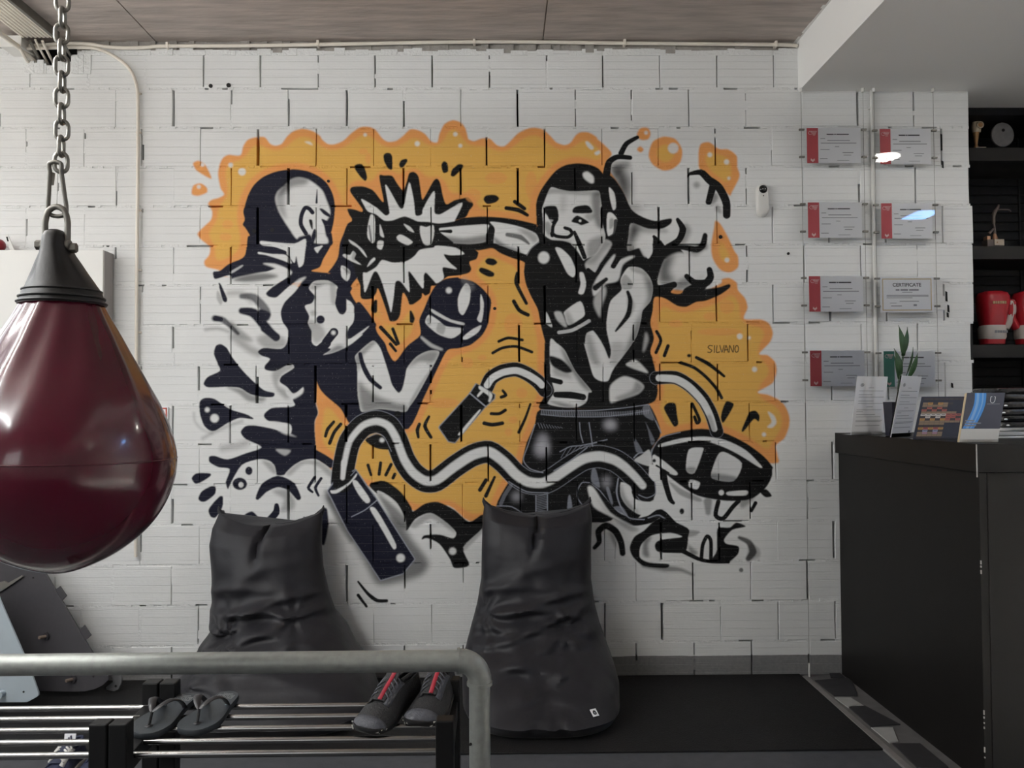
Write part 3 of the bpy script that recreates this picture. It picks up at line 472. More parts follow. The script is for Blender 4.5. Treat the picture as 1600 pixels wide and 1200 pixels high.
black_shelf = mat('black_shelf', (.014,.0125,.012), .6, spec=.3, var=.2, vs=6)
slat_black = mat('slat_black', (.004,.004,.005), .6, spec=.2)
fabric = mat('bean_fabric', (.0080,.0074,.0112), .55, var=.15, vs=30, bump=.22, bs=18, sheen=.10, spec=.36)
vinyl = mat('maroon_vinyl', (.075,.004,.0155), .2, var=.5, vs=2.2, bump=.16, bs=6, coat=.45, stretch=(1,1,.3))
bag_rubber = mat('bag_rubber', (.0055,.005,.0055), .45, bump=.05, bs=120)
dark_steel = mat('dark_painted_steel', (.05,.047,.053), .5, .2, var=.12, vs=60, bump=.05, bs=300)
light_steel = mat('light_painted_steel', (.46,.53,.58), .4, .25, var=.08, vs=10)
paper = mat('paper', (.93,.935,.96), .5); print_grey = mat('print_grey', (.30,.30,.33), .6); print_dark = mat('print_dark', (.07,.07,.08), .6)
band_red = mat('band_red', (.56,.06,.075), .5); band_green = mat('band_green', (.015,.19,.13), .5); print_pale = mat('print_pale', (.85,.6,.6), .5); gold = mat('gold_border', (.62,.47,.25), .5)
acrylic = bpy.data.materials.new('acrylic'); acrylic.use_nodes = True
def _acrylic():
    nt = acrylic.node_tree; nt.nodes.remove(nt.nodes['Principled BSDF']); out = nt.nodes['Material Output']; L = nt.links.new
    t = nt.nodes.new('ShaderNodeBsdfTransparent'); t.inputs[0].default_value = (.99,.992,.995,1); g = nt.nodes.new('ShaderNodeBsdfGlossy'); g.inputs['Roughness'].default_value = .004
    fr = nt.nodes.new('ShaderNodeFresnel'); fr.inputs[0].default_value = 1.27; mx = nt.nodes.new('ShaderNodeMixShader'); L(fr.outputs[0], mx.inputs[0]); L(t.outputs[0], mx.inputs[1]); L(g.outputs[0], mx.inputs[2]); L(mx.outputs[0], out.inputs[0])
_acrylic()
# painted hollow brick: white paint, combed grooves, mural paint and the grey skirting band
cv = paint_mural()
img = bpy.data.images.new('mural_paint', MWd, MHt, alpha=True)
def _srgb(x): return np.where(x < .0031308, x*12.92, 1.055*np.power(np.maximum(x, 1e-6), 1/2.4)-.055)
px = np.concatenate([_srgb(np.clip(cv.rgb, 0, 1)), cv.a[...,None]], 2)[::-1].astype(np.float32)
img.alpha_mode = 'CHANNEL_PACKED'; img.pixels.foreach_set(px.ravel()); img.pack()
def wall_material(name, grooves):
    m = bpy.data.materials.new(name); m.use_nodes = True; nt = m.node_tree; p = nt.nodes['Principled BSDF']; L = nt.links.new; N = nt.nodes.new
    def math_(op, a, b=None, c=None):
        n = N('ShaderNodeMath'); n.operation = op
        for i, x in enumerate((a, b, c)):
            if x is None: continue
            if isinstance(x, (int, float)): n.inputs[i].default_value = x
            else: L(x, n.inputs[i])
        return n.outputs[0]
    def mixc(fac, a, b):
        n = N('ShaderNodeMix'); n.data_type = 'RGBA'
        for k, x in (('Factor', fac), ('A', a), ('B', b)):
            if isinstance(x, (int, float)): n.inputs[k].default_value = x
            elif isinstance(x, tuple): n.inputs[k].default_value = (*x, 1)
            else: L(x, n.inputs[k])
        return n.outputs['Result']
    geo = N('ShaderNodeNewGeometry'); sp = N('ShaderNodeSeparateXYZ'); L(geo.outputs['Position'], sp.inputs[0])
    X, Z = sp.outputs['X'], sp.outputs['Z']
    u = math_('DIVIDE', math_('ADD', math_('MULTIPLY', X, 295.2), 782-MU0), MU1-MU0)
    v = math_('SUBTRACT', 1., math_('DIVIDE', math_('ADD', math_('MULTIPLY', Z, -295.2), 634+EYE*295.2-MV0), MV1-MV0))
    cb = N('ShaderNodeCombineXYZ'); L(u, cb.inputs[0]); L(v, cb.inputs[1])
    im = N('ShaderNodeTexImage'); im.image = img; im.extension = 'CLIP'; im.interpolation = 'Cubic'; L(cb.outputs[0], im.inputs[0])
    n1 = N('ShaderNodeTexNoise'); n1.inputs['Scale'].default_value = 5; n1.inputs['Detail'].default_value = 7; L(geo.outputs['Position'], n1.inputs['Vector'])
    n2 = N('ShaderNodeTexNoise'); n2.inputs['Scale'].default_value = 70; n2.inputs['Detail'].default_value = 4; L(geo.outputs['Position'], n2.inputs['Vector'])
    wc = mixc(n1.outputs[0], (.745,.75,.745), (.82,.825,.815))
    sk = math_('LESS_THAN', Z, math_('ADD', .098, math_('MULTIPLY', n1.outputs[0], .014)))
    wc = mixc(sk, wc, mixc(n2.outputs[0], (.17,.17,.18), (.26,.255,.25)))
    if grooves:
        oc = N('ShaderNodeTexCoord'); so = N('ShaderNodeSeparateXYZ'); L(oc.outputs['Object'], so.inputs[0])
        wob = math_('MULTIPLY', math_('SUBTRACT', n1.outputs[0], .5), .004); zz = math_('ADD', so.outputs['Z'], wob)
        big = math_('ABSOLUTE', math_('SUBTRACT', math_('FRACT', math_('DIVIDE', math_('ADD', zz, .5), .0415)), .5))
        g1 = N('ShaderNodeMapRange'); g1.interpolation_type = 'SMOOTHSTEP'; L(big, g1.inputs[0]); g1.inputs['From Min'].default_value = .0; g1.inputs['From Max'].default_value = .05
        fine = math_('SINE', math_('MULTIPLY', zz, 2*math.pi/.0093))
        h = math_('ADD', math_('MULTIPLY', g1.outputs[0], .0015), math_('MULTIPLY', fine, .00022))
        h = math_('ADD', h, math_('ADD', math_('MULTIPLY', n2.outputs[0], .0012), math_('MULTIPLY', n1.outputs[0], .006)))
        thin = math_('MULTIPLY', math_('SUBTRACT', 1., g1.outputs[0]), math_('MULTIPLY', n2.outputs[0], .35)); wc = mixc(thin, wc, (.56,.55,.54))
    else: h = math_('ADD', math_('MULTIPLY', n2.outputs[0], .008), math_('MULTIPLY', n1.outputs[0], .01))
    # dry overspray: the combed relief leaves pale specks in the paint
    spk = N('ShaderNodeTexNoise'); spk.inputs['Scale'].default_value = 130; spk.inputs['Detail'].default_value = 3; L(geo.outputs['Position'], spk.inputs['Vector'])
    cov = N('ShaderNodeMapRange'); L(spk.outputs[0], cov.inputs[0]); cov.inputs['From Min'].default_value = .66; cov.inputs['From Max'].default_value = .76; cov.inputs['To Min'].default_value = 1; cov.inputs['To Max'].default_value = .8
    al = math_('MULTIPLY', im.outputs['Alpha'], cov.outputs[0])
    if grooves: al = math_('MULTIPLY', al, math_('SUBTRACT', 1., math_('MULTIPLY', math_('SUBTRACT', 1., g1.outputs[0]), .045)))
    L(mixc(al, wc, im.outputs['Color']), p.inputs['Base Color'])
    b = N('ShaderNodeBump'); b.inputs['Strength'].default_value = .8; b.inputs['Distance'].default_value = 1.; L(h, b.inputs['Height']); L(b.outputs[0], p.inputs['Normal'])
    p.inputs['Roughness'].default_value = .62; p.inputs['Specular IOR Level'].default_value = .15
    return m
brick_mat = wall_material('painted_brick', True); mortar_mat = wall_material('painted_mortar', False)
# ---------------------------------------------------------------- brick wall
XEND = 2.53
rows = [3.33]+[2.9105-.21*k for k in (-1,0,1,2,3,4,5,6,7,8,9,10,11,12,13)]+[0.]
wall = struct(MB().box((XL, D+.09, 0), (XEND-.02, D+.16, 3.376)).build('wall_back', black_void), 'white painted hollow brick wall carrying an orange and black boxing mural')
def brick_mesh(x0, x1, z0, z1, rr):
    """a block with its own ragged arrises; origin at its lower left corner"""
    m = MB(); c = .0025; j = lambda a: rr.uniform(-a, a)
    w_, h_ = x1-x0, z1-z0
    q = [(0+j(.0012), j(.001)), (w_+j(.0012), j(.001)), (w_+j(.0012), h_+j(.001)), (j(.0012), h_+j(.001))]
    mid = [(w_*.5, j(.0012)), (w_+j(.0015), h_*.5), (w_*.5, h_+j(.0012)), (j(.0015), h_*.5)]
    loop = [q[0], mid[0], q[1], mid[1], q[2], mid[2], q[3], mid[3]]
    cx, cz = w_/2, h_/2; yo = [j(.0012) for _ in loop]
    front = [(x+(c if x < cx*.9 else -c if x > cx*1.1 else 0), yo[i], z+(c if z < cz*.9 else -c if z > cz*1.1 else 0)) for i, (x, z) in enumerate(loop)]
    edge = [(x, .004+abs(j(.001)), z) for x, z in loop]; back = [(x, .07, z) for x, z in loop]
    m.add(front+edge+back, [tuple(range(7,-1,-1)), tuple(range(16,24))]+[(i,(i+1)%8,8+(i+1)%8,8+i) for i in range(8)]+[(8+i,8+(i+1)%8,16+(i+1)%8,16+i) for i in range(8)])
    return m
JO, JE = at(631,170,D)[0], at(672.4,230,D)[0]; PB = .3045
variants = []
joints = []                                                        # (x, z0, z1) of the open vertical joints
for ri in range(len(rows)-1):
    z1, z0 = rows[ri]-.004, rows[ri+1]+.004
    if ri == len(rows)-2: z0 = 0
    base = JO if ri % 2 else JE
    if ri == 0: base = at(676,110,D)[0]
    k0 = math.floor((XL-base)/PB)
    xs = [max(XL, base+PB*(k0+i)) for i in range(40)]
    xs = [x+R.uniform(-.003,.003) for x in xs if x < XEND-.05]+[XEND+R.uniform(-.015,.012)]
    for a, b in zip(xs[:-1], xs[1:]):
        if b-a < .03: continue
        x0, x1 = a+.003, b-.003
        zt = z1
        if ri == 0 and at(30,100,D)[0] < (a+b)/2 < at(132,100,D)[0]: zt = 3.225+R.uniform(-.01,.03)
        full = abs(b-a-PB) < .012 and abs(z1-z0-.202) < .001 and zt == z1
        if full and len(variants) >= 12:
            o = R.choice(variants).copy(); COL.objects.link(o)
        else:
            o = brick_mesh(0, x1-x0, 0, zt-z0, R).build('brick', brick_mat, wall)
            if full: variants.append(o)
        o.parent = wall; o.location = (x0, D+R.uniform(-.0025,.0025), z0)
        if ri == len(rows)-2 or ri > 0 or True: joints.append((b, z0, zt))
# mortar: beds between the courses and dabs in some of the upright joints, one ragged mass
m = MB()
for ri in range(1, len(rows)-1):
    z = rows[ri]; x = XL; prev = None; gap = 0
    while x < XEND:
        xn = min(XEND-.005, x+R.uniform(.012,.045))
        if gap <= 0 and R.random() < (.02 if x < -1.8 else .06): gap = R.randint(1,3)
        y = D+.03 if gap > 0 else D+R.uniform(-.002,.0045); gap -= 1
        h = .0055+R.uniform(-.001,.003)
        m.box((x, y, z-h), (xn+.001, D+.06, z+h+R.uniform(-.001,.002))); x = xn
        if x >= XEND-.006: break
for x, z0, z1 in joints:
    if x > XEND-.05: continue
    p_open = .12 if x < at(262,600,D)[0] else (.86 if x < 2 else .8)
    z = z0
    while z < z1:
        zn = min(z1, z+R.uniform(.02,.09))
        if R.random() > p_open: m.box((x-.006-R.uniform(0,.004), D+R.uniform(-.001,.004), z), (x+.006+R.uniform(0,.005), D+.05, zn))
        z = zn
stuff(m.build('mortar', mortar_mat, wall))
m = MB(); x = XL                                                   # raw mortar packed under the slab
while x < 1.6:
    xn = x+R.uniform(.02,.07); hole = at(28,100,D)[0] < x < at(120,100,D)[0]
    if not hole: m.box((x, D+R.uniform(-.004,.012), 3.322+R.uniform(-.012,.004)), (xn, D+.08, 3.376))
    x = xn
stuff(m.build('top_mortar', raw_mortar, wall))
m = MB()                                                           # ragged white edge smeared over it
x = XL
while x < 1.6:
    xn = x+R.uniform(.03,.09)
    if not (at(28,100,D)[0] < x < at(120,100,D)[0]): m.box((x, D-.003+R.uniform(-.002,.004), 3.30), (xn+.002, D+.05, 3.331+R.uniform(-.008,.009)))
    x = xn
stuff(m.build('mortar_smear', mortar_mat, wall))
stuff(MB().box((XEND-.02, D+.003, 0), (XEND-.006, D+.16, 3.12)).build('wall_return', black_void, wall))
m = MB(); x = at(28,100,D)[0]                                      # broken edge of the cable hole
while x < at(128,100,D)[0]:
    xn = x+R.uniform(.012,.04); m.box((x, D-R.uniform(0,.006), 3.2), (xn, D+.06, 3.235+R.uniform(0,.05)+.05*max(0, (x-at(98,100,D)[0])/.1))); x = xn
m.box((at(121,100,D)[0], D-.002, 3.2), (at(142,100,D)[0], D+.06, 3.322))
stuff(m.build('broken_edge', mortar_mat, wall))
# little plug holes drilled in the bricks
m = MB()
for u, v, r in ((329,134,3.2),(357,133,3.6),(513,283,2.4),(397,361,3.4),(425,359,3.6),(1126,370,3),(773,482,2.6),(1232,396,2.2),(494,283,2)):
    p = at(u, v, D-.004); m.cyl(p, (p[0], D+.002, p[2]), r/295., 8)
stuff(m.build('plug_holes', black_void, wall))
m = MB()
for u, v, h in ((1471,222,13),(1473,257,6),(1479,463,8),(1482,482,6),(1481,492,4),(1488,602,4)):
    a, b = at(u, v-h, D-.0035), at(u, v+h, D-.0035); m.slab([(a[0]-.004,a[1],a[2]),(a[0]+.004,a[1],a[2]-.004),(b[0]+.006,b[1],b[2]),(b[0]-.003,b[1],b[2]+.004)], (0,.008,0))
stuff(m.build('chipped_gap', black_void, wall))
# ---------------------------------------------------------------- other shell
def box(name, a, b, m, parent=None, **k): return MB().box(a, b).build(name, m, parent, **k)
struct(box('floor', (XL, YB, -.1), (XR, 5.3, 0), mat('concrete_floor', (.05,.052,.060), .75, var=.35, vs=18, bump=.1, bs=120)))
struct(box('floor_reception_bounce', (1.83, YB, 0), (XR, 5.3, .004), mat('pale_bounce', (.76,.74,.70), .5)))  # pale floor added out of view to bounce light up onto the dropped ceiling
ma = tag(box('rubber_mat', (XL+.05, 3.44, 0), (1.566, D-.003, .008), rubber_floor, bevel=.003), 'black rubber mat along the foot of the mural wall', 'mat')
ceil = struct(box('ceiling', (XL, YB, HCEIL+.012), (XR, 5.3, HCEIL+.1), concrete))
px_ = [XL, at(243,72,D)[0], at(848,66,D)[0], 1.62]
for a, b in zip(px_[:-1], px_[1:]):
    for y0, y1 in ((YB,.2),(.2,D+.16)): box('panel', (a+.003, y0+.003, HCEIL), (b-.003, y1-.003, HCEIL+.012), concrete, ceil)
sof = struct(box('trim_1', (1.605, YB, 3.105), (XR, 5.3, HCEIL+.02), mat('ceiling_white', (.88,.87,.85), .7)), 'dropped white plaster ceiling with a slanting lower edge line at right'); sof['label'] = 'dropped white plaster ceiling above the reception counter'
m = MB(); y = -1.
while y < D-.02:                                                   # slopped white paint where the drop meets the concrete
    yn = y+R.uniform(.03,.12); m.box((1.605-abs(R.gauss(0,.012))-.004, y, HCEIL-.0015), (1.606, yn, HCEIL+.001)); y = yn
stuff(m.build('paint_slop', white_paint, sof))
dark_wall = mat('reception_side_wall', (.72,.70,.67), .8); grey_wall = mat('grey_side_wall', (.70,.70,.68), .8)
def wall_hole(name, ax, c, t, lo, hi, hole, m, extra=None):
    """wall on plane axis=c, thickness t, spanning lo..hi along the other axis with one window hole (s0,s1,z0,z1)"""
    b = MB(); s0, s1, z0, z1 = hole
    for a0, a1, h0, h1 in ((lo,s0,0,HCEIL+.02),(s1,hi,0,HCEIL+.02),(s0,s1,0,z0),(s0,s1,z1,HCEIL+.02)):
        b.box((c, a0, h0), (c+t, a1, h1)) if ax == 'x' else b.box((a0, c, h0), (a1, c+t, h1))
    if extra:
        e0, e1, f0, f1 = extra; b = MB()
        for a0, a1, h0, h1 in ((lo,s0,0,HCEIL+.02),(s1,e0,0,HCEIL+.02),(e1,hi,0,HCEIL+.02),(s0,s1,0,z0),(s0,s1,z1,HCEIL+.02),(e0,e1,0,f0),(e0,e1,f1,HCEIL+.02)): b.box((a0, c, h0), (a1, c+t, h1))
    return struct(b.build(name, m))
wall_hole('wall_left', 'x', XL-.15, .15, YB-.15, 5.3, WINL, grey_wall)
wall_hole('wall_front', 'y', YB-.15, .15, XL, XR, WINB, grey_wall)
struct(box('wall_right', (XR, YB, 0), (XR+.15, 5.3, HCEIL), dark_wall)); struct(box('wall_rear', (XL, 5.3, 0), (XR, 5.4, HCEIL), black_void))
def window(name, ax, c, hole, nx):
    s0, s1, z0, z1 = hole; b = MB(); f_ = .035
    def bar(a0, a1, h0, h1): b.box((c-.03, a0, h0), (c+.03, a1, h1)) if ax == 'x' else b.box((a0, c-.03, h0), (a1, c+.03, h1))
    bar(s0, s1, z0, z0+.05); bar(s0, s1, z1-.05, z1); bar(s0, s1, z0+(z1-z0)*.72, z0+(z1-z0)*.72+.05)
    for i in range(nx+1): t = s0+(s1-s0)*i/nx; bar(max(s0,t-f_), min(s1,t+f_), z0, z1)
    o = struct(b.build(name, black_plastic)); return o
window('window_1', 'x', XL-.08, WINL, 4); window('window_2', 'y', YB-.08, WINB, 4)
# ---------------------------------------------------------------- pipes, ducts and fittings on the wall
def wp(u, v, off=.02): p = at(u, v, D-off); return Vector(p)
def curve(pts, n=6):
    p = [Vector(q) for q in pts]; out = []
    for i in range(len(p)-1):
        a, b, c, d = p[max(i-1,0)], p[i], p[i+1], p[min(i+2,len(p)-1)]
        for j in range(n):
            t = j/n; out.append(.5*((2*b)+(c-a)*t+(2*a-5*b+4*c-d)*t*t+(3*b-3*c+d-a)*t**3))
    return out+[p[-1]]
t = thing('ceiling_conduit', 'cream conduit running along the top of the brick wall under the ceiling', 'conduit', wp(700,70))
MB().tube(curve([wp(28,73,.06), wp(60,71,.05), wp(108,68,.04), wp(140,69,.035), wp(165,73,.03), wp(195,75), wp(230,74), wp(262,72), wp(420,71), wp(741,65.5), wp(976,67.5), wp(1212,70), wp(1246,72)]), .0095, 10).build('pipe', conduit_white, t, 60)
for u, v in ((262,72),(497,69),(741,65.5),(976,67.5),(1212,70)):
    p = wp(u, v); MB().box((p.x-.007, p.y-.013, p.z-.013), (p.x+.007, D+.005, p.z+.018)).build('clip', conduit_white, t, bevel=.002)
t = thing('wall_conduit', 'thin cream conduit curving down the wall at left behind the bag', 'conduit', wp(215,400))
MB().tube(curve([wp(34,76,.08), wp(75,75,.06), wp(120,74,.045), wp(150,76,.03), wp(175,86), wp(196,101), wp(208,117), wp(214,137), wp(215.5,160), wp(215.5,250), wp(214.5,350), wp(213.5,450), wp(213,560), wp(212.5,700), wp(212,870)]), .0085, 10).build('pipe', conduit_white, t, 60)
for v in (145,206,328,421,519): p = wp(215,v); MB().box((p.x-.014, D-.012, p.z-.005), (p.x+.014, D+.004, p.z+.005)).build('clip', conduit_white, t, bevel=.0015)
t = thing('cable_duct', 'bundle of cream ribbed ducts running along the ceiling corner at left', 'duct', (-2.45, 4.2, 3.33))
xa, xb = at(33,64,4.28)[0], at(84,62,4.28)[0]
for i in range(8):
    x = xa+(xb-xa)*(i+.5)/8
    MB().tube([(x, -1., 3.352), (x, 3.0, 3.352), (x, 4.28, 3.348)], (xb-xa)/16*.97, 8).build('duct_tube', conduit_white, t, 60)
MB().box((xb+.004, -1., 3.33), (xb+.02, 4.30, 3.376)).build('tray_side', dull_steel, t)
t = thing('cable_pipe', 'cream pipe angling from the junction box into the hole in the wall', 'pipe', wp(40,90))
MB().tube([Vector(at(-40,8,3.7)), Vector(at(0,52,4.0)), wp(30,74,.10), wp(57,98,-.03)], .013, 10).build('pipe', conduit_white, t, 60)
for k, (u, v, u2, v2, r) in enumerate(((38,88,50,106,.008),(55,80,66,100,.009),(63,78,76,101,.006),(74,80,84,100,.007),(106,80,114,92,.007))):
    n_ = ('leftmost thin cable', 'short grey pipe', 'thin pale cable', 'pale cable behind the chain', 'cut pipe end right of the chain')[k]
    t = thing('cable_stub', n_+' going into the dark hole at the wall top', 'cable', wp(u2,v2))
    MB().tube([wp(u-8,v-16,.12), wp(u,v,.06), wp(u2,v2,-.06)], r, 8).build('cable', dull_steel if k in (1,4) else conduit_white, t, 60)
a, b = at(-6,70,4.25), at(34,72,4.28); b = (b[0], 4.28, at(34,89,D)[2]); a = (a[0], 4.28, b[2]+.055)
t = thing('junction_box', 'white junction box under the ceiling at top left corner', 'box', (a[0], 4.28, b[2]))
box('box_body', (a[0], 4.28, b[2]), (b[0], D+.0, a[2]), cabinet_white, t, bevel=.004); box('box_lid', (a[0]-.002, 4.272, b[2]-.002), (b[0]+.002, 4.28, a[2]+.002), cabinet_white, t, bevel=.002)
# white wall cabinet behind the bag
a, b = at(163,391,4.297), at(163,700,4.297)
t = thing('wall_cabinet', 'white flat wall cabinet with grey side behind the punching bag', 'cabinet', (-3., 4.297, b[2]))
grey_wood = mat('grey_wood', (.36,.34,.33), .6, var=.15, vs=9, stretch=(1,1,.1))
box('body', (-3.3, 4.302, b[2]), (a[0]-.001, D-.004, a[2]-.001), grey_wood, t); box('door', (-3.3, 4.285, b[2]), (a[0], 4.301, a[2]), cabinet_white, t, bevel=.002)
p = at(-2,379,4.34); t = thing('red_ball', 'dark red ball lying on top of the white wall cabinet', 'ball', (p[0], 4.34, a[2])); r_ = .034
red_rub = mat('red_rubber', (.22,.012,.02), .4)
MB().lathe([(max(.0005, r_*math.sin(q*math.pi/16)), r_-r_*math.cos(q*math.pi/16)) for q in range(17)], (p[0], 4.34, a[2]), 24).build('ball_body', red_rub, t, 80); MB().lathe([(r_*1.002,-.001),(r_*1.006,0),(r_*1.002,.001)], (p[0], 4.34, a[2]+r_), 24, False).build('mould_seam', red_rub, t, 80)
t = thing('white_tag', 'white punched plastic tag standing on the cabinet beside the red ball', 'tag', (at(16,391,4.34)[0], 4.34, a[2]))
MB().slab([at(8,367,4.34), at(12,366,4.34), at(22.5,391,4.34), at(15,391.5,4.34)], (0,.006,0)).build('plate', cabinet_white, t, bevel=.001)
MB().slab([at(9.3,370,4.339), at(12,370,4.339), at(13.4,377,4.339), at(11.6,377.5,4.339)], (0,.002,0)).build('hole', black_void, t)
t = thing('framed_notice', 'white notice with thin red border mostly hidden behind the punching bag', 'notice', wp(250,650))
a, b = at(205,636,D-.012), at(262,690,D-.012)
box('sheet', (a[0], D-.012, b[2]), (b[0], D-.003, a[2]), paper, t)
m = MB(); e = .0075; y0, y1 = D-.0135, D-.012
for q in ((a[0]+.004,b[2]+.004,a[0]+.004+e,a[2]-.004),(b[0]-.004-e,b[2]+.004,b[0]-.004,a[2]-.004),(a[0]+.004,a[2]-.004-e,b[0]-.004,a[2]-.004),(a[0]+.004,b[2]+.004,b[0]-.004,b[2]+.004+e)): m.box((q[0],y0,q[1]),(q[2],y1,q[3]))
m.build('red_border', mat('notice_red', (.62,.14,.10), .5), t)
# sensor
p = at(1190,315,D); t = thing('wall_sensor', 'small white capsule shaped sensor with black dome on the wall', 'sensor', (p[0], D, p[2]))
z0, z1 = at(1190,340,D)[2], at(1190,288,D)[2]; rw = 9.5/295
ring = lambda s, y, sc: [(p[0]+sc*c[0], y, (z0+z1)/2+sc*c[1]) for c in s]
cap_ = [(rw*math.sin(q*math.pi/10), (z1-z0)/2-rw+rw*math.cos(q*math.pi/10)) for q in range(-5,6)]; cap_ = cap_[::-1]+[(-x, -z) for x, z in cap_[::-1]]
MB().loft([ring(cap_, D-.001, 1), ring(cap_, D-.022, .97), ring(cap_, D-.032, .82)]).build('housing', cabinet_white, t, 45)
c = Vector((p[0], D-.028, z1-rw*1.05))
m = MB()
for i in range(7): pass
m.loft([[(c.x+rw*.72*math.cos(q*math.pi/10)*math.cos(h), c.y-rw*.5*math.sin(h), c.z+rw*.72*math.sin(q*math.pi/10)*math.cos(h)) for q in range(20)] for h in (0,.3,.6,.9,1.2,1.5)]).build('dome', mat('gloss_black', (.01,.01,.01), .12), t, 60)
for dx in (-.006,.006): MB().cyl((c.x+dx, c.y-rw*.52, c.z-.002), (c.x+dx, c.y-rw*.42, c.z-.002), .0022, 8).build('eye', cabinet_white, t)
MB().cyl((p[0], D-.034, c.z-rw*1.1), (p[0], D-.030, c.z-rw*1.1), .003, 8).build('indicator', black_void, t)
# ---------------------------------------------------------------- certificates on cables
XC = [at(1250.5,420,D)[0], at(1347,420,D)[0], at(1364,420,D)[0], at(1456,420,D)[0]]
YP = D-.045
names = ('left of the left certificate column', 'right of the left certificate column', 'left of the right certificate column', 'right of the right certificate column')
for x, n_ in zip(XC, names):
    t = thing('steel_cable', 'thin steel cable stretched down the wall '+n_, 'cable', (x, YP, 0), 'certificate cables')
    zlo = 0 if x < 1.7 else 1.2785
    MB().cyl((x, YP, zlo+.02), (x, YP, 3.105), .0011, 6).build('wire', dull_steel, t); MB().cyl((x, YP, zlo), (x, YP, zlo+(.075 if zlo == 0 else .03)), .005, 10).build('end_fitting', cabinet_white, t); MB().cyl((x, YP, 3.085), (x, YP, 3.105), .009, 10).build('ceiling_fitting', cabinet_white, t)
x = at(1363,330,D)[0]; t = thing('white_conduit', 'slim white pipe running down the wall between the certificate columns', 'pipe', (x, D-.012, 2))
MB().cyl((x, D-.012, 1.276), (x, D-.012, 3.105), .0088, 12).build('pipe', cabinet_white, t, 60)
for v in (170,655): z = at(1363,v,D)[2]; box('clip', (x-.013, D-.016, z-.005), (x+.013, D, z+.005), cabinet_white, t)
def textmesh(body, name, m, parent, loc, size, rot=(math.pi/2,0,0), bold=0., align='CENTER'):
    c = bpy.data.curves.new(name, 'FONT'); c.body = body; c.size = size; c.align_x = align; c.align_y = 'CENTER'; c.offset = bold; c.extrude = .0002
    o = bpy.data.objects.new(name+'_tmp', c); COL.objects.link(o); me = bpy.data.meshes.new_from_object(o.evaluated_get(bpy.context.evaluated_depsgraph_get())); bpy.data.objects.remove(o)
    q = bpy.data.objects.new(name, me); COL.objects.link(q); me.materials.clear(); me.materials.append(m); q.parent = parent; q.location = Vector(loc)-wloc(parent); q.rotation_euler = rot; return q
order = ('top', 'second', 'third', 'lowest')
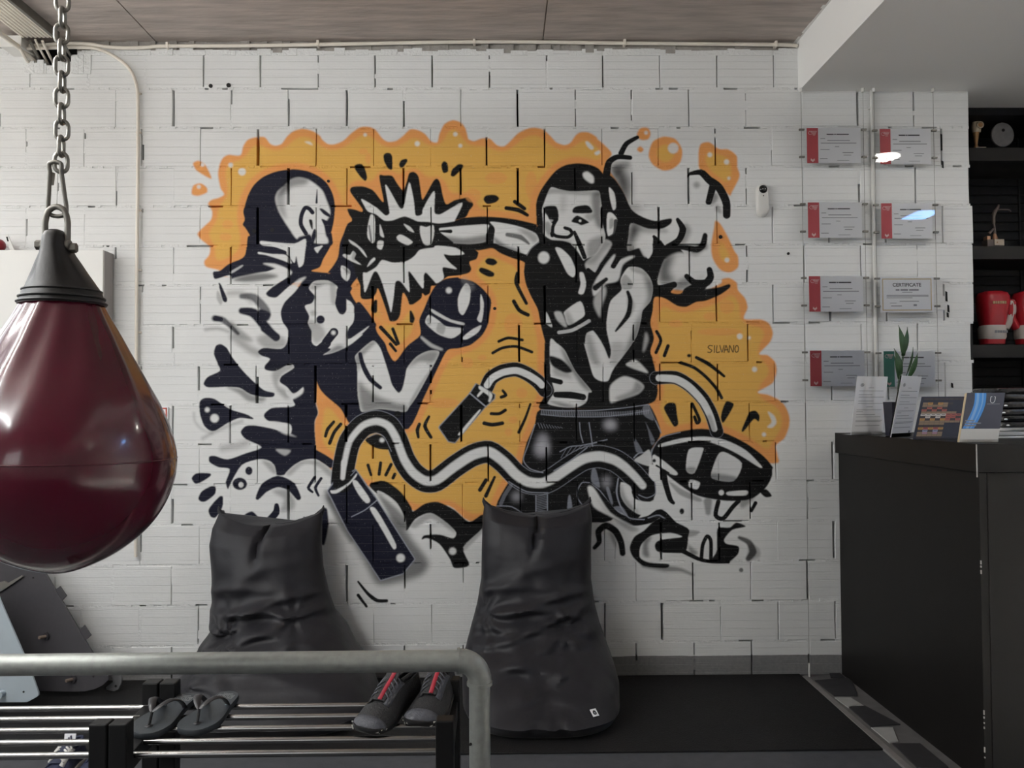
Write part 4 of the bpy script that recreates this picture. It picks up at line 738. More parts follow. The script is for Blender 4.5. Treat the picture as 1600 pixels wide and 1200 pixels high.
for ci in (0,1):
    for ri, v in enumerate((203,318,432,547)):
        xa, xb = XC[ci*2], XC[ci*2+1]; z1 = at(1300,v-2+(1.5 if ci else 0),D)[2]; z0 = z1-.208; zc = (z0+z1)/2
        kind = 'gold' if (ci, ri) == (1,2) else 'green' if (ci, ri) == (1,3) else 'red'
        lab = {'gold':'certificate with thin gold border and bold heading in clear acrylic panel', 'green':'green banded certificate partly hidden behind the potted plant', 'red':'red banded white certificate, %s of the %s column' % (order[ri], ('left','right')[ci])}[kind]
        t = thing('certificate', lab, 'certificate', (xa, YP, z0), 'certificates in acrylic panels on the wall')
        tl = math.radians((.0,.0)[ci]); 
        box('acrylic_panel', (xa+.004, YP-.005, z0), (xb-.004, YP-.0015, z1), acrylic, t)
        cx0, cx1 = xa+.028, xb-.016; yy = YP
        if kind == 'gold': cx0 -= .012
        box('card', (cx0, yy, z0+.008), (cx1, yy+.001, z1-.012), paper, t)
        for x_ in (xa, xb):
            for z_ in (z0+.040, z1-.022):
                box('clip', (x_-.014, YP-.010, z_-.005), (x_+.014, YP+.003, z_+.005), dull_steel, t, bevel=.0015)
        f = yy-.0004; W_, H_ = cx1-cx0, z1-z0-.02; zb = z0+.008
        def bar(mb, x0, x1, zz, h): mb.box((cx0+W_*x0, f, zb+H_*zz-h/2), (cx0+W_*x1, f+.0006, zb+H_*zz+h/2))
        if kind != 'gold':
            bw = .21
            box('colour_band', (cx0, f, zb), (cx0+W_*bw, f+.0005, zb+H_), band_red if kind == 'red' else band_green, t)
            m = MB(); f2 = f-.0003
            for q in range(4): m.box((cx0+W_*(.05+.02*q), f2, zb+H_*(.90-.035*q)), (cx0+W_*(.19-.01*q), f2+.0004, zb+H_*(.915-.035*q)))
            m.lathe([(.012,-.0)], (0,0,0), 3, False) if False else None
            m.tube([(cx0+W_*.07+.011*math.cos(q), f2, zb+H_*.86+.009*math.sin(q)) for q in np.linspace(.6,5.2,12)], .0012, 4)
            m.slab([(cx0+W_*(.105+.045*a_), f2, zb+H_*(.085+.055*b_)) for a_, b_ in ((-.7,1),(-.9,0),(0,-1),(.9,0),(.7,1),(.2,.3),(-.2,.3))], (0,.0004,0))
            stuff(m.build('emblem', print_pale, t))
            m = MB()
            for x0, x1, zz in ((.37,.5,.82),(.51,.54,.82),(.55,.78,.82)): bar(m, x0, x1, zz, .0062)
            m.build('heading', print_dark, t)
            m = MB()
            for x0, x1, zz, h in ((.25,.34,.70,.003),(.38,.80,.645,.0035),(.26,.92,.57,.0035),(.52,.60,.47,.003),(.25,.42,.39,.003),(.66,.86,.30,.003),(.68,.82,.23,.003),(.24,.38,.13,.003),(.56,.78,.08,.002)): bar(m, x0, x1, zz, h)
            stuff(m.build('print_lines', print_grey, t))
        else:
            m = MB()
            for q in ((.04,.055,.05,.95),(.945,.96,.05,.95),(.04,.96,.05,.075),(.04,.96,.925,.95)): m.box((cx0+W_*q[0], f, zb+H_*q[2]), (cx0+W_*q[1], f+.0005, zb+H_*q[3]))
            m.build('gold_border', gold, t)
            textmesh('CERTIFICATE', 'heading', print_dark, t, (cx0+W_*.5, f, zb+H_*.77), .026, bold=.0006)
            m = MB()
            for x0, x1, zz, h in ((.29,.36,.63,.008),(.38,.52,.63,.008),(.54,.72,.63,.008),(.41,.60,.565,.003),(.12,.90,.48,.003),(.12,.90,.445,.003),(.12,.60,.41,.003),(.36,.72,.31,.003),(.18,.3,.26,.002),(.2,.4,.18,.004),(.62,.68,.2,.01)): bar(m, x0, x1, zz, h)
            stuff(m.build('print_lines', print_grey, t))
# ---------------------------------------------------------------- lamps over the reception (round and blue ones mirrored in the acrylic, the downlights added)
lamp_white = mat('lamp_white', (.9,.9,.88), .4, emit=(1,.95,.87,75)); lamp_fill = mat('lamp_fill', (.9,.9,.88), .4, emit=(1,.955,.89,1900)); lamp_blue = mat('lamp_blue', (.3,.5,.9), .4, emit=(.22,.48,1,50))
def mirror_spot(u, v):                                             # where the view ray, mirrored in the panels, meets the dropped ceiling
    d = ray(u, v); k = (YP-.005)/d.y; p = Vector((d.x*k, YP-.005, EYE+d.z*k)); q = Vector((d.x, -d.y, d.z)); s = (3.105-p.z)/q.z; return p+q*s
c = mirror_spot(1380,242)
t = thing('ceiling_light', 'round white recessed lamp in the dropped ceiling', 'lamp', (c.x, c.y, 3.09))
MB().lathe([(.135,.0),(.135,-.012),(.11,-.014)], (c.x, c.y, 3.1045), 32).build('ring', white_paint, t, 40); MB().lathe([(.108,0),(.108,-.003)], (c.x, c.y, 3.0898), 32).build('diffuser', lamp_white, t)
for k, (x, y) in enumerate(((3.9,2.2),(3.9,.8),(3.9,3.6),(2.9,-.6))):  # unseen downlights, added so their bounced light lifts the dropped ceiling
    t = thing('ceiling_light', 'added unseen white fill downlight above the reception, '+('second','third','fourth','fifth')[k]+' from the mural wall', 'lamp', (x, y, 3.09))
    q = MB().lathe([(.118,0),(.118,-.30),(.112,-.30),(.112,-.02)], (x, y, 3.1045), 28, False).build('can', white_paint, t, 40); MB().lathe([(.108,0),(.108,-.003)], (x, y, 3.0898), 28).build('diffuser', lamp_fill, t)  # deep housing shaped to keep this fill light off the gym side
c = mirror_spot(1440,330)
t = thing('blue_light', 'bluish strip lamp on the dropped ceiling', 'lamp', (c.x, c.y, 3.08))
box('housing', (c.x-.12, c.y-.18, 3.075), (c.x+.12, c.y+.18, 3.105), white_paint, t); box('tube', (c.x-.10, c.y-.16, 3.068), (c.x+.10, c.y+.16, 3.0748), lamp_blue, t)

tube_mat = mat('tube_lamp', (.9,.9,.88), .4, emit=(.985,1,.995,TUBE))
for x, y0, y1, n_ in ((-2.75,-.2,2.85,'further from'),(-2.15,-.2,2.85,'nearer to')):
    t = thing('tube_light', 'long suspended tube lamp over the training floor, '+n_+' the window' if False else 'long suspended ceiling tube lamp, the one '+n_+' the room middle', 'lamp', (x, (y0+y1)/2, 2.9))
    for k in range(3):
        a = y0+(y1-y0)*k/3; b = y0+(y1-y0)*(k+1)/3-.03
        MB().cyl((x, a+.03, 2.9), (x, b-.03, 2.9), .02, 10).build('tube', tube_mat, t, 60)
        for q, r_e in ((a,a+.03),(b-.03,b)): MB().cyl((x, q, 2.9), (x, r_e, 2.9), .023, 12).build('end_cap', cabinet_white, t, 40)
        for y in (a+.012, b-.012): MB().cyl((x, y, 2.915), (x, y, HCEIL), .003, 6).build('hanger', dull_steel, t)
# ---------------------------------------------------------------- chain and water bag
YC = 1.75
def cz(v): return at(97,v,YC)[2]
CX = at(95,300,YC)[0]
t = thing('hanging_chain', 'galvanised steel chain hanging from the ceiling at left', 'chain', (CX, YC, HCEIL))
pitch = (cz(25)-cz(254))/9.1; L_, W_, r_ = pitch+.0155, .033, .0043
def link_pts(L, W, n=8):
    a = W/2; h = L/2-a; o = []
    o += [(a*math.cos(q), h+a*math.sin(q)) for q in np.linspace(0, math.pi, n)]; o += [(a*math.cos(q), -h+a*math.sin(q)) for q in np.linspace(math.pi, 2*math.pi, n)]
    return o
pts = link_pts(L_-r_*2, W_-r_*2)
z = cz(254); k = 0; proto = [None, None]
while z < HCEIL-.02:
    ang = .25+(k % 2)*1.45
    if k < 2: o = proto[k] = MB().tube([(CX+x*math.cos(ang), YC+x*math.sin(ang), z+zz) for x, zz in pts], r_, 8, closed=True).build('link', chain_steel, t, 60, loc=(0, 0, z-HCEIL))
    else:
        o = proto[k % 2].copy(); COL.objects.link(o); o.parent = t; o.location = (at(97,(25+254)/2,YC)[0]*0+R.uniform(-.0015,.0015), R.uniform(-.001,.001), z-HCEIL)
    z += pitch; k += 1
MB().cyl((CX, YC, HCEIL-.03), (CX, YC, HCEIL+.005), .03, 16).build('ceiling_hook', dull_steel, t, 40)
# snap link between chain and shackle
z0, z1 = cz(337), cz(254); xs = at(88,300,YC)[0]
t = thing('snap_hook', 'pear shaped steel snap hook below the chain', 'hook', (xs, YC, z1))
prof = [(0,1),(.011,.97),(.013,.90),(.012,.82),(.0135,.7),(.0165,.4),(.019,.16),(.016,.04),(0,0)]
loop_ = [(x, z0+(z1-z0)*h) for x, h in prof]+[(-x, z0+(z1-z0)*h) for x, h in prof[-2:0:-1]]
MB().tube(curve([(xs+x, YC+.006*(1-2*(zz-z0)/(z1-z0)), zz) for x, zz in loop_+[loop_[0]]], 4)[:-1], .0046, 8, closed=True).build('hook_body', dull_steel, t, 60)
MB().cyl((xs-.013, YC+.006, z0+(z1-z0)*.82), (xs-.0145, YC+.004, z0+(z1-z0)*.6), .0065, 10).build('gate_sleeve', chain_steel, t, 60)
# shackle with bolt
z0, z1 = cz(392), cz(323); xs = at(88,360,YC)[0]; zb = cz(384)
t = thing('bow_shackle', 'grey steel shackle with cross bolt holding the punching bag', 'shackle', (xs, YC, zb))
w2 = .0235
MB().tube(curve([(xs-w2, YC, zb-.008), (xs-w2, YC, zb+.03), (xs-w2*.98, YC, z1-.03), (xs-w2*.7, YC, z1-.009), (xs, YC, z1), (xs+w2*.7, YC, z1-.009), (xs+w2*.98, YC, z1-.03), (xs+w2, YC, zb+.03), (xs+w2, YC, zb-.008)], 5), .0062, 10).build('bow', dull_steel, t, 60)
for s in (-1,1): MB().cyl((xs+s*(w2-.006), YC-.001, zb), (xs+s*(w2+.006), YC, zb), .0125, 16).build('bow_eye', dull_steel, t, 40)
MB().cyl((xs-w2-.014, YC-.004, zb+.001), (xs+w2+.016, YC+.004, zb-.004), .0062, 12).build('bolt', dull_steel, t, 40)
MB().cyl((xs-w2-.016, YC-.004, zb+.001), (xs-w2-.006, YC-.003, zb+.001), .0105, 6).build('bolt_head', dull_steel, t); MB().cyl((xs+w2+.006, YC+.003, zb-.004), (xs+w2+.017, YC+.004, zb-.004), .0105, 6).build('nut', dull_steel, t)
# bag
S = YC/1300.
BX = at(96,650,YC)[0]; zt = cz(472)
t = thing('water_bag', 'big teardrop maroon vinyl punching bag hanging from the chain at left', 'punching bag', (BX, YC, cz(898)))
prof = [(466,56),(474,60),(486,66),(500,73.5),(525,88),(550,102),(575,117),(600,132),(625,146),(650,157.5),(675,167),(700,173),(718,175),(740,174),(760,170.5),(780,163.5),(800,153.5),(820,140),(840,121.5),(858,99),(872,76),(884,49),(892,24),(895,3)]
def pr(a, n): # dense spline
    q = curve([(x, y, 0) for x, y in a], n); return [(p.x, p.y) for p in q]
NS = 96; rings = []
for v, r in pr(prof, 3):
    zc_ = cz(v); ring_ = []
    for k in range(NS):
        th = 2*math.pi*k/NS; amp = max(0, 1-abs(v-560)/190)
        dr = .0022*amp*(math.sin(th*7+1+v*.012)*.6+math.sin(th*13+v*.02))+.0016*mnoise.noise((math.cos(th)*2, math.sin(th)*2, v*.012))
        rr = max(.0005, r*S*.952+dr*min(1, r/60)); ring_.append((BX+rr*math.cos(th), YC+rr*math.sin(th), zc_))
    rings.append(ring_)
MB().loft(rings).build('vinyl_shell', vinyl, t, 50)
m = MB(); r0 = 175.3*S*.952
m.tube([(BX+r0*math.cos(2*math.pi*k/72), YC+r0*math.sin(2*math.pi*k/72), cz(716)-.004*math.cos(2*math.pi*k/72)) for k in range(72)], .0016, 6, closed=True); m.build('welded_seam', vinyl, t, 60)
# rubber cap: round skirt that flattens into an upright lug, with two hollow webs
NC = 64; rings = []
for v, rx, ry in ((477,62,62),(466,58.5,58.5),(459,56.5,56.5),(452,53,53),(440,46,48),(425,37,43),(410,29,37),(397,22,31),(385,17.5,27),(372,15.5,24),(364,13,19),(360,8,11),(358.5,2,3)):
    zc_ = cz(v); q_ = max(0, min(1, (452-v)/70)); e = 1-.35*q_; ring_ = []; xo = (at(88,360,YC)[0]-BX)*q_
    for k in range(NC):
        th = 2*math.pi*k/NC; c_, s_ = math.cos(th), math.sin(th)
        hol = 1-.42*q_*(1-q_)*4*.55*max(0, math.cos(4*(th-math.pi/4)))**1.2 if v < 450 else 1
        ring_.append((BX+xo+rx*S*hol*math.copysign(abs(c_)**e, c_), YC+ry*S*hol*math.copysign(abs(s_)**e, s_), zc_))
    rings.append(ring_)
cap = MB().loft(rings).build('rubber_cap', bag_rubber, t, 50)
for v, r, rr in ((455,55.5,.0022),(466,59.5,.003),(474,62.5,.0022)): MB().tube([(BX+r*S*math.cos(2*math.pi*k/64), YC+r*S*math.sin(2*math.pi*k/64), cz(v)) for k in range(64)], rr, 6, closed=True).build('rib', bag_rubber, cap, 60)
for sx_, sy_ in ((-1,-1),(-1,1),(1,-1),(1,1)):
    p0 = Vector((at(88,360,YC)[0]+sx_*.012, YC+sy_*.020, cz(386))); p1 = Vector((BX+sx_*.044, YC+sy_*.044, cz(455)))
    MB().tube(curve([p0, p0.lerp(p1,.35)+Vector((-sx_*.004,-sy_*.003,-.006)), p0.lerp(p1,.7)+Vector((-sx_*.004,-sy_*.004,-.004)), p1], 5), [.0075]*16, 8).build('web', bag_rubber, cap, 60)
# ---------------------------------------------------------------- bean bag loungers
def interp(tab, v): return float(np.interp(v, [a for a, _ in tab], [b for _, b in tab]))
def bean(name_label, cx, zs, seed, group, radial=()):
    """zs: height -> (left, right, front y, back y); the bag is closed along a drooping top edge with two ears"""
    NR, NT = 104, 132; rr = random.Random(seed); rings = []; ztop = zs[-1][0]
    hs = [a[0] for a in zs]; col = lambda i, z: float(np.interp(z, hs, [a[i] for a in zs]))
    for i in range(NR+1):
        tt = i/NR; tt = 1-(1-tt)**1.15; z = .012+(ztop-.012)*tt
        l, r, yf, yb = (col(q, z) for q in (1,2,3,4)); ring_ = []
        ex = np.interp(z, [0,.3,.5,ztop], [.72,.78,.95,.85])
        for k in range(NT):
            th = 2*math.pi*k/NT; c_, s_ = math.cos(th), math.sin(th)
            a, b = math.copysign(abs(c_)**ex, c_), math.copysign(abs(s_)**ex, s_)
            x = (l+r)/2+(r-l)/2*a; y = (yf+yb)/2+(yb-yf)/2*b
            top = max(0, (tt-.80)/.20)
            zz = z+top**2*(.035*abs(a)**3-.030*(1-abs(a)**1.6))
            f_ = max(0, -b)                                    # faces the room
            fold = 0
            for q, (zf, ph, sl, am, w_) in enumerate(folds):
                zl = zf+sl*a+.035*math.sin(a*2.1+ph); fold += am*math.exp(-((z-zl)/w_)**2)*(.6+.6*math.cos(a*1.3+ph*.5))
            crease = -.05*max(0, min(1, (tt-.74)/.2))*math.exp(-((a+.02-(tt-.9)*.5)/.055)**2)
            pinch = -.03*math.exp(-((z-.16)/.05)**2)*math.exp(-((a-.1)/.25)**2)
            rad = 0
            for (xc, zc0, am, kk, ph) in radial:
                dx, dz = x-xc, z-zc0; rr_ = math.hypot(dx, dz); rad += am*math.exp(-rr_/.17)*min(1, rr_/.04)*math.sin(kk*math.atan2(dz, dx)+ph)-1.6*am*math.exp(-(rr_/.035)**2)
            lap = .045*max(0, min(1, (tt-.72)/.2))*(1/(1+math.exp(-(a+.02-(tt-.9)*.5)/.02))-.35)*math.exp(-max(0,a)*1.6)
            d = (fold*1.25+crease*1.8+lap+pinch+rad)*f_**.7+.014*mnoise.noise((x*6+seed, y*6, z*5))+.004*mnoise.noise((x*17, y*17+seed, z*13))
            edge = min(1, (z-.01)/.06)
            ring_.append((x+d*.35*a*edge, y-d*edge, max(.004, zz+(.0 if z > .05 else 0))))
        rings.append(ring_)
    t = thing('bean_bag', name_label, 'bean bag', (cx, 3.95, 0), group)
    m = MB(); m.loft(rings); sh = m.build('cover', fabric, t, 60)
    top = [(x, (ya+yb)/2, z) for (x, ya, z), (_, yb, _) in zip(rings[-1][:NT//2+1], [rings[-1][-k % NT] for k in range(NT//2+1)])]
    MB().tube([(p[0], p[1], p[2]+.001) for p in top], .004, 6).build('top_seam', fabric, t, 60)
    for s in (0, NT//2):                                        # pointed corner ears
        p = Vector(rings[-1][s]); sg = 1 if s == 0 else -1
        MB().tube([p+Vector((-sg*.035,0,-.045)), p+Vector((-sg*.012,0,-.012)), p+Vector((sg*.004,0,.012)), p+Vector((sg*.006,0,.03))], [.028,.017,.009,.002], 10).build('ear', fabric, t, 70)
    return t, sh
folds = [(.46,.3,.03,.016,.02),(.415,1.2,-.04,.018,.018),(.37,.1,.05,.02,.02),(.33,2.0,-.03,.018,.022),(.52,2.4,.02,.010,.025),(.27,.6,.06,.02,.03),(.20,1.7,-.05,.015,.02),(.60,1,.06,.006,.03)]
def sil(rows_):                                                # pixel silhouettes measured in the plane where each level bulges widest
    out = []
    for v, ul, ur, yf, yb in rows_:
        ym = yb-.12 if v < 960 else yf*.5+yb*.5
        a, b = at(ul,v,ym), at(ur,v,ym); out.append((a[2], a[0], b[0], yf, yb))
    return sorted(out)
gB = 'bean bag loungers against the mural wall'
bagL = sil([(812,340,501,4.22,4.38),(830,333,502,4.15,4.385),(850,331,503,4.11,4.39),(885,337,507,4.07,4.39),(920,341,516,4.04,4.39),(950,341,527,4.00,4.39),(980,334,541,3.94,4.39),(1013,313,555,3.82,4.39),(1045,292,575,3.68,4.38),(1075,284,588,3.58,4.36)])
tL, shL = bean('black bean bag lounger with a peaked right corner, behind the shoe rack', (bagL[0][1]+bagL[0][2])/2, [(.0, bagL[0][1]+.03, bagL[0][2]-.03, 3.60, 4.34),(.06, bagL[0][1]-.01, bagL[0][2]+.01, 3.55, 4.36)]+[q for q in bagL if q[0] > .12], 3, gB, [(-1.30,.34,.016,9,.5),(-1.42,.19,.016,11,1.2),(-1.0,.42,.010,7,0)])
bagR = sil([(798,757,921,4.20,4.38),(815,754,924,4.14,4.385),(850,754,922,4.10,4.39),(900,752,922,4.06,4.39),(940,745,927,4.02,4.39),(970,738,935,3.96,4.39),(1000,730,946,3.88,4.39),(1030,724,957,3.76,4.38),(1060,722,963,3.63,4.37),(1090,724,964,3.56,4.36)])
tR, shR = bean('black bean bag lounger with a small white label near its base', (bagR[0][1]+bagR[0][2])/2, [(.0, bagR[0][1]+.03, bagR[0][2]-.03, 3.58, 4.34),(.06, bagR[0][1]-.0, bagR[0][2]+.0, 3.53, 4.36)]+[q for q in bagR if q[0] > .10], 11, gB, [(.195,.13,.022,9,.4),(-.08,.42,.014,8,1.),(.30,.36,.012,7,2.)])
def hit(o, u, v):
    me = o.data; off = wloc(o); b = BVHTree.FromPolygons([p.co+off for p in me.vertices], [tuple(p.vertices) for p in me.polygons])
    h = b.ray_cast(Vector((0,0,EYE)), ray(u,v).normalized()); return h[0], h[1]
p, n = hit(shR, 928, 1115)
if p is not None:
    if n.dot(ray(928,1115)) > 0: n = -n
    e1 = n.cross(Vector((0,0,1))).normalized()*-1; e2 = e1.cross(n)*-1
    if e2.z < 0: e2 = -e2
    if e1.x < 0: e1 = -e1
    c = p+n*.006; q = .018
    lb = MB().slab([c-e1*q*.85-e2*q, c+e1*q*.85-e2*q*.95, c+e1*q*.8+e2*q, c-e1*q*.85+e2*q*.95], n*.002).build('label', paper, tR)
    MB().slab([c+n*.0021+e1*q*.48*math.cos(a)*(1-.25*math.sin(a))+e2*q*.6*math.sin(a) for a in np.linspace(0, 2*math.pi, 14)[:-1]], n*.0005).build('drop_logo', black_plastic, lb)
    MB().slab([c+n*.0027+e1*q*.2*math.cos(a)+e2*q*(.28*math.sin(a)-.1) for a in np.linspace(0, 2*math.pi, 10)[:-1]], n*.0004).build('logo_eye', print_grey, lb)
# ---------------------------------------------------------------- galvanised railing
YR = 1.95
t = thing('pipe_railing', 'galvanised pipe railing with an elbow at its end in the foreground', 'railing', at(749,1033,YR)[:2]+(0,))
rr_ = .0245; xe = at(749.5,1100,YR)[0]; zr = at(600,1033.5,YR)[2]; xl = XL+.5
MB().cyl((xl, YR, zr), (xe-.045, YR, zr), rr_, 24).build('rail_pipe', galv, t, 40)
MB().tube([(xe-.048, YR, zr)]+[(xe-.045+.045*math.sin(q), YR, zr-.045+.045*math.cos(q)) for q in np.linspace(0, math.pi/2, 10)]+[(xe, YR, zr-.052)], .0275, 24).build('elbow', galv, t, 40)
for c0, c1 in (((xe-.052,YR,zr),(xe-.046,YR,zr)),((xe,YR,zr-.056),(xe,YR,zr-.048))): MB().cyl(c0, c1, .0295, 24).build('collar', galv, t, 40)
MB().cyl((xe, YR, 0.008), (xe, YR, zr-.05), rr_, 24).build('post_pipe', galv, t, 40); MB().cyl((xl, YR, .008), (xl, YR, zr), rr_, 24).build('post_pipe', galv, t, 40)
for x in (xe, xl): MB().cyl((x, YR, 0), (x, YR, .01), .06, 24).build('floor_flange', galv, t, 40)
MB().cyl((xe-.02, YR-.016, at(749,1158,YR)[2]), (xe-.0225, YR-.02, at(749,1158,YR)[2]), .003, 8).build('grub_screw', black_void, t)
# ---------------------------------------------------------------- shoe racks
YF_, YK = 2.20, 2.52; ZP_ = at(170,1127,YF_)[2]; PW = .047
xm = at(169,1150,YF_-.02)[0]; xr = at(707,1150,YF_-.02)[0]
bar_px = ((1177,2.235),(1157,2.30),(1138,2.365),(1120.5,2.43),(1104,2.495))
bars = [(y, at(400,v,y)[2]) for v, y in bar_px]
def rack(x0, x1, label):
    """x0, x1 are the outer post faces"""
    t = thing('shoe_rack', label, 'shoe rack', ((x0+x1)/2, (YF_+YK)/2, 0), 'chrome and black shoe racks')
    for x in (x0, x1-PW):
        for y in (YF_-PW/2, YK-PW/2): box('post', (x, y, 0), (x+PW, y+PW, ZP_), black_plastic, t, bevel=.004)
        for dz in (0, -.30):
            a, b = (YF_+PW/2, bars[0][1]-.004+dz), (YK-PW/2, bars[-1][1]-.004+dz)
            MB().slab([(x+.006, a[0], a[1]-.035), (x+.006, b[0], b[1]-.035), (x+.006, b[0], b[1]+.012), (x+.006, a[0], a[1]+.012)], (PW-.012,0,0)).build('side_rail', black_plastic, t, bevel=.002)
    for dz in (0, -.30):
        for y, z in bars: MB().cyl((x0+PW*.5, y, z+dz), (x1-PW*.5, y, z+dz), .0085, 14).build('bar', chrome, t, 60)
    return t
rack(xm+.001, xr+.003, 'shoe rack with chrome bars holding the flip flops and black sneakers')
rack(xm-.9, xm-.003, 'empty topped shoe rack with chrome bars at the left edge')
bz = lambda y: float(np.interp(y, [b[0] for b in bars], [b[1] for b in bars]))+.0085
slope = (bars[-1][1]-bars[0][1])/(bars[-1][0]-bars[0][0])
def onrack(u, v, up=0.):                                        # a pixel -> point on the sloping plane of the bars
    y0, z0 = bars[0][0], bars[0][1]+.0085+up; d = ray(u, v); k = (z0-EYE-slope*y0)/(d.z-slope*d.y); p = d*k; return Vector((p.x, p.y, p.z+EYE))
sole_rub = mat('flipflop_rubber', (.030,.036,.042), .55, bump=.06, bs=250); strap_rub = mat('strap_rubber', (.012,.011,.013), .4); sole_print = mat('sole_print', (.22,.23,.235), .6)
NRM = Vector((0, -slope, 1)).normalized()
def flipflop(toe, heel, side, label):
    ax = (heel-toe); L_ = ax.length; ax.normalize(); bx_ = NRM.cross(ax).normalized(); 
    P3 = lambda s, w_, h: toe+ax*(s*L_)+bx_*(w_*L_)+NRM*(h+.0005)
    t = thing('flip_flop', label, 'flip flop', toe, 'pair of black flip flops on the rack')
    out = [(0,.0),(.012,.07),(.05,.135),(.13,.18),(.25,.195),(.40,.175),(.55,.14),(.70,.125),(.85,.125),(.94,.105),(.985,.06),(1,0),(.985,-.06),(.94,-.105),(.85,-.125),(.70,-.13),(.55,-.15),(.40,-.175),(.25,-.185),(.13,-.16),(.05,-.115),(.012,-.06)]
    out = [(s, w_*1.2+side*.02*math.sin(s*math.pi)) for s, w_ in out]
    sp = [(p.x, p.y) for p in curve([(a, b, 0) for a, b in out+[out[0]]], 3)[:-1]]
    thk = .017
    rg = lambda h, k: [P3(.5+(s-.5)*k, w_*k, h) for s, w_ in sp]
    MB().loft([rg(0,.985), rg(.004,1), rg(thk-.003,1), rg(thk,.985)]).build('sole', sole_rub, t, 40)
    tp = P3(.17, side*.015, thk); kn = P3(.235, side*.01, thk+.034)
    MB().cyl(tp, kn, .0042, 10).build('toe_post', strap_rub, t, 60); MB().lathe([(.011,0),(.009,.0025),(.004,.003)], tp, 14).build('post_washer', strap_rub, t, 40)
    for sg in (1,-1):
        e = P3(.66, sg*.135, thk-.002); mid = P3(.43, sg*.115, thk+.047); q1 = P3(.31, sg*.055, thk+.044)
        pts = curve([kn, q1, mid, P3(.56, sg*.14, thk+.028), e], 6); n_ = len(pts)
        MB().tube(pts, [.006+.0055*math.sin(min(1, i/(n_-1)*1.15)*math.pi*.8) for i in range(n_)], 8, flat=.32, ref=NRM).build('strap', strap_rub, t, 60)
        MB().lathe([(.006,0),(.006,.002),(.003,.004)], P3(.655, sg*.125, thk), 12).build('strap_rivet', light_steel if sg == side else strap_rub, t, 40)
    m = MB()                                                    # moulded print under the heel, too worn to read
    q = lambda s0, w0, s1, w1: m.slab([P3(s0,w0,thk), P3(s1,w0,thk), P3(s1,w1,thk), P3(s0,w1,thk)], NRM*.0005)
    q(.80,-.105,.808,.105); q(.885,-.105,.893,.105); q(.80,-.105,.893,-.098); q(.80,.098,.893,.105)
    for i in range(7): q(.822,-.088+i*.026,.87,-.082+i*.026); q(.822 if i % 2 else .858,-.088+i*.026,.832 if i % 2 else .87,-.07+i*.026)
    for i in range(6): q(.915,-.06+i*.021,.93,-.048+i*.021)
    m.build('heel_print', sole_print, t)
flipflop(onrack(221,1156), onrack(297,1091,.0), 1, 'black rubber flip flop nearer the rack joint, its heel print half hidden')
flipflop(onrack(294,1151), onrack(362,1088,.0), -1, 'black rubber flip flop further right with grey heel print in full view')
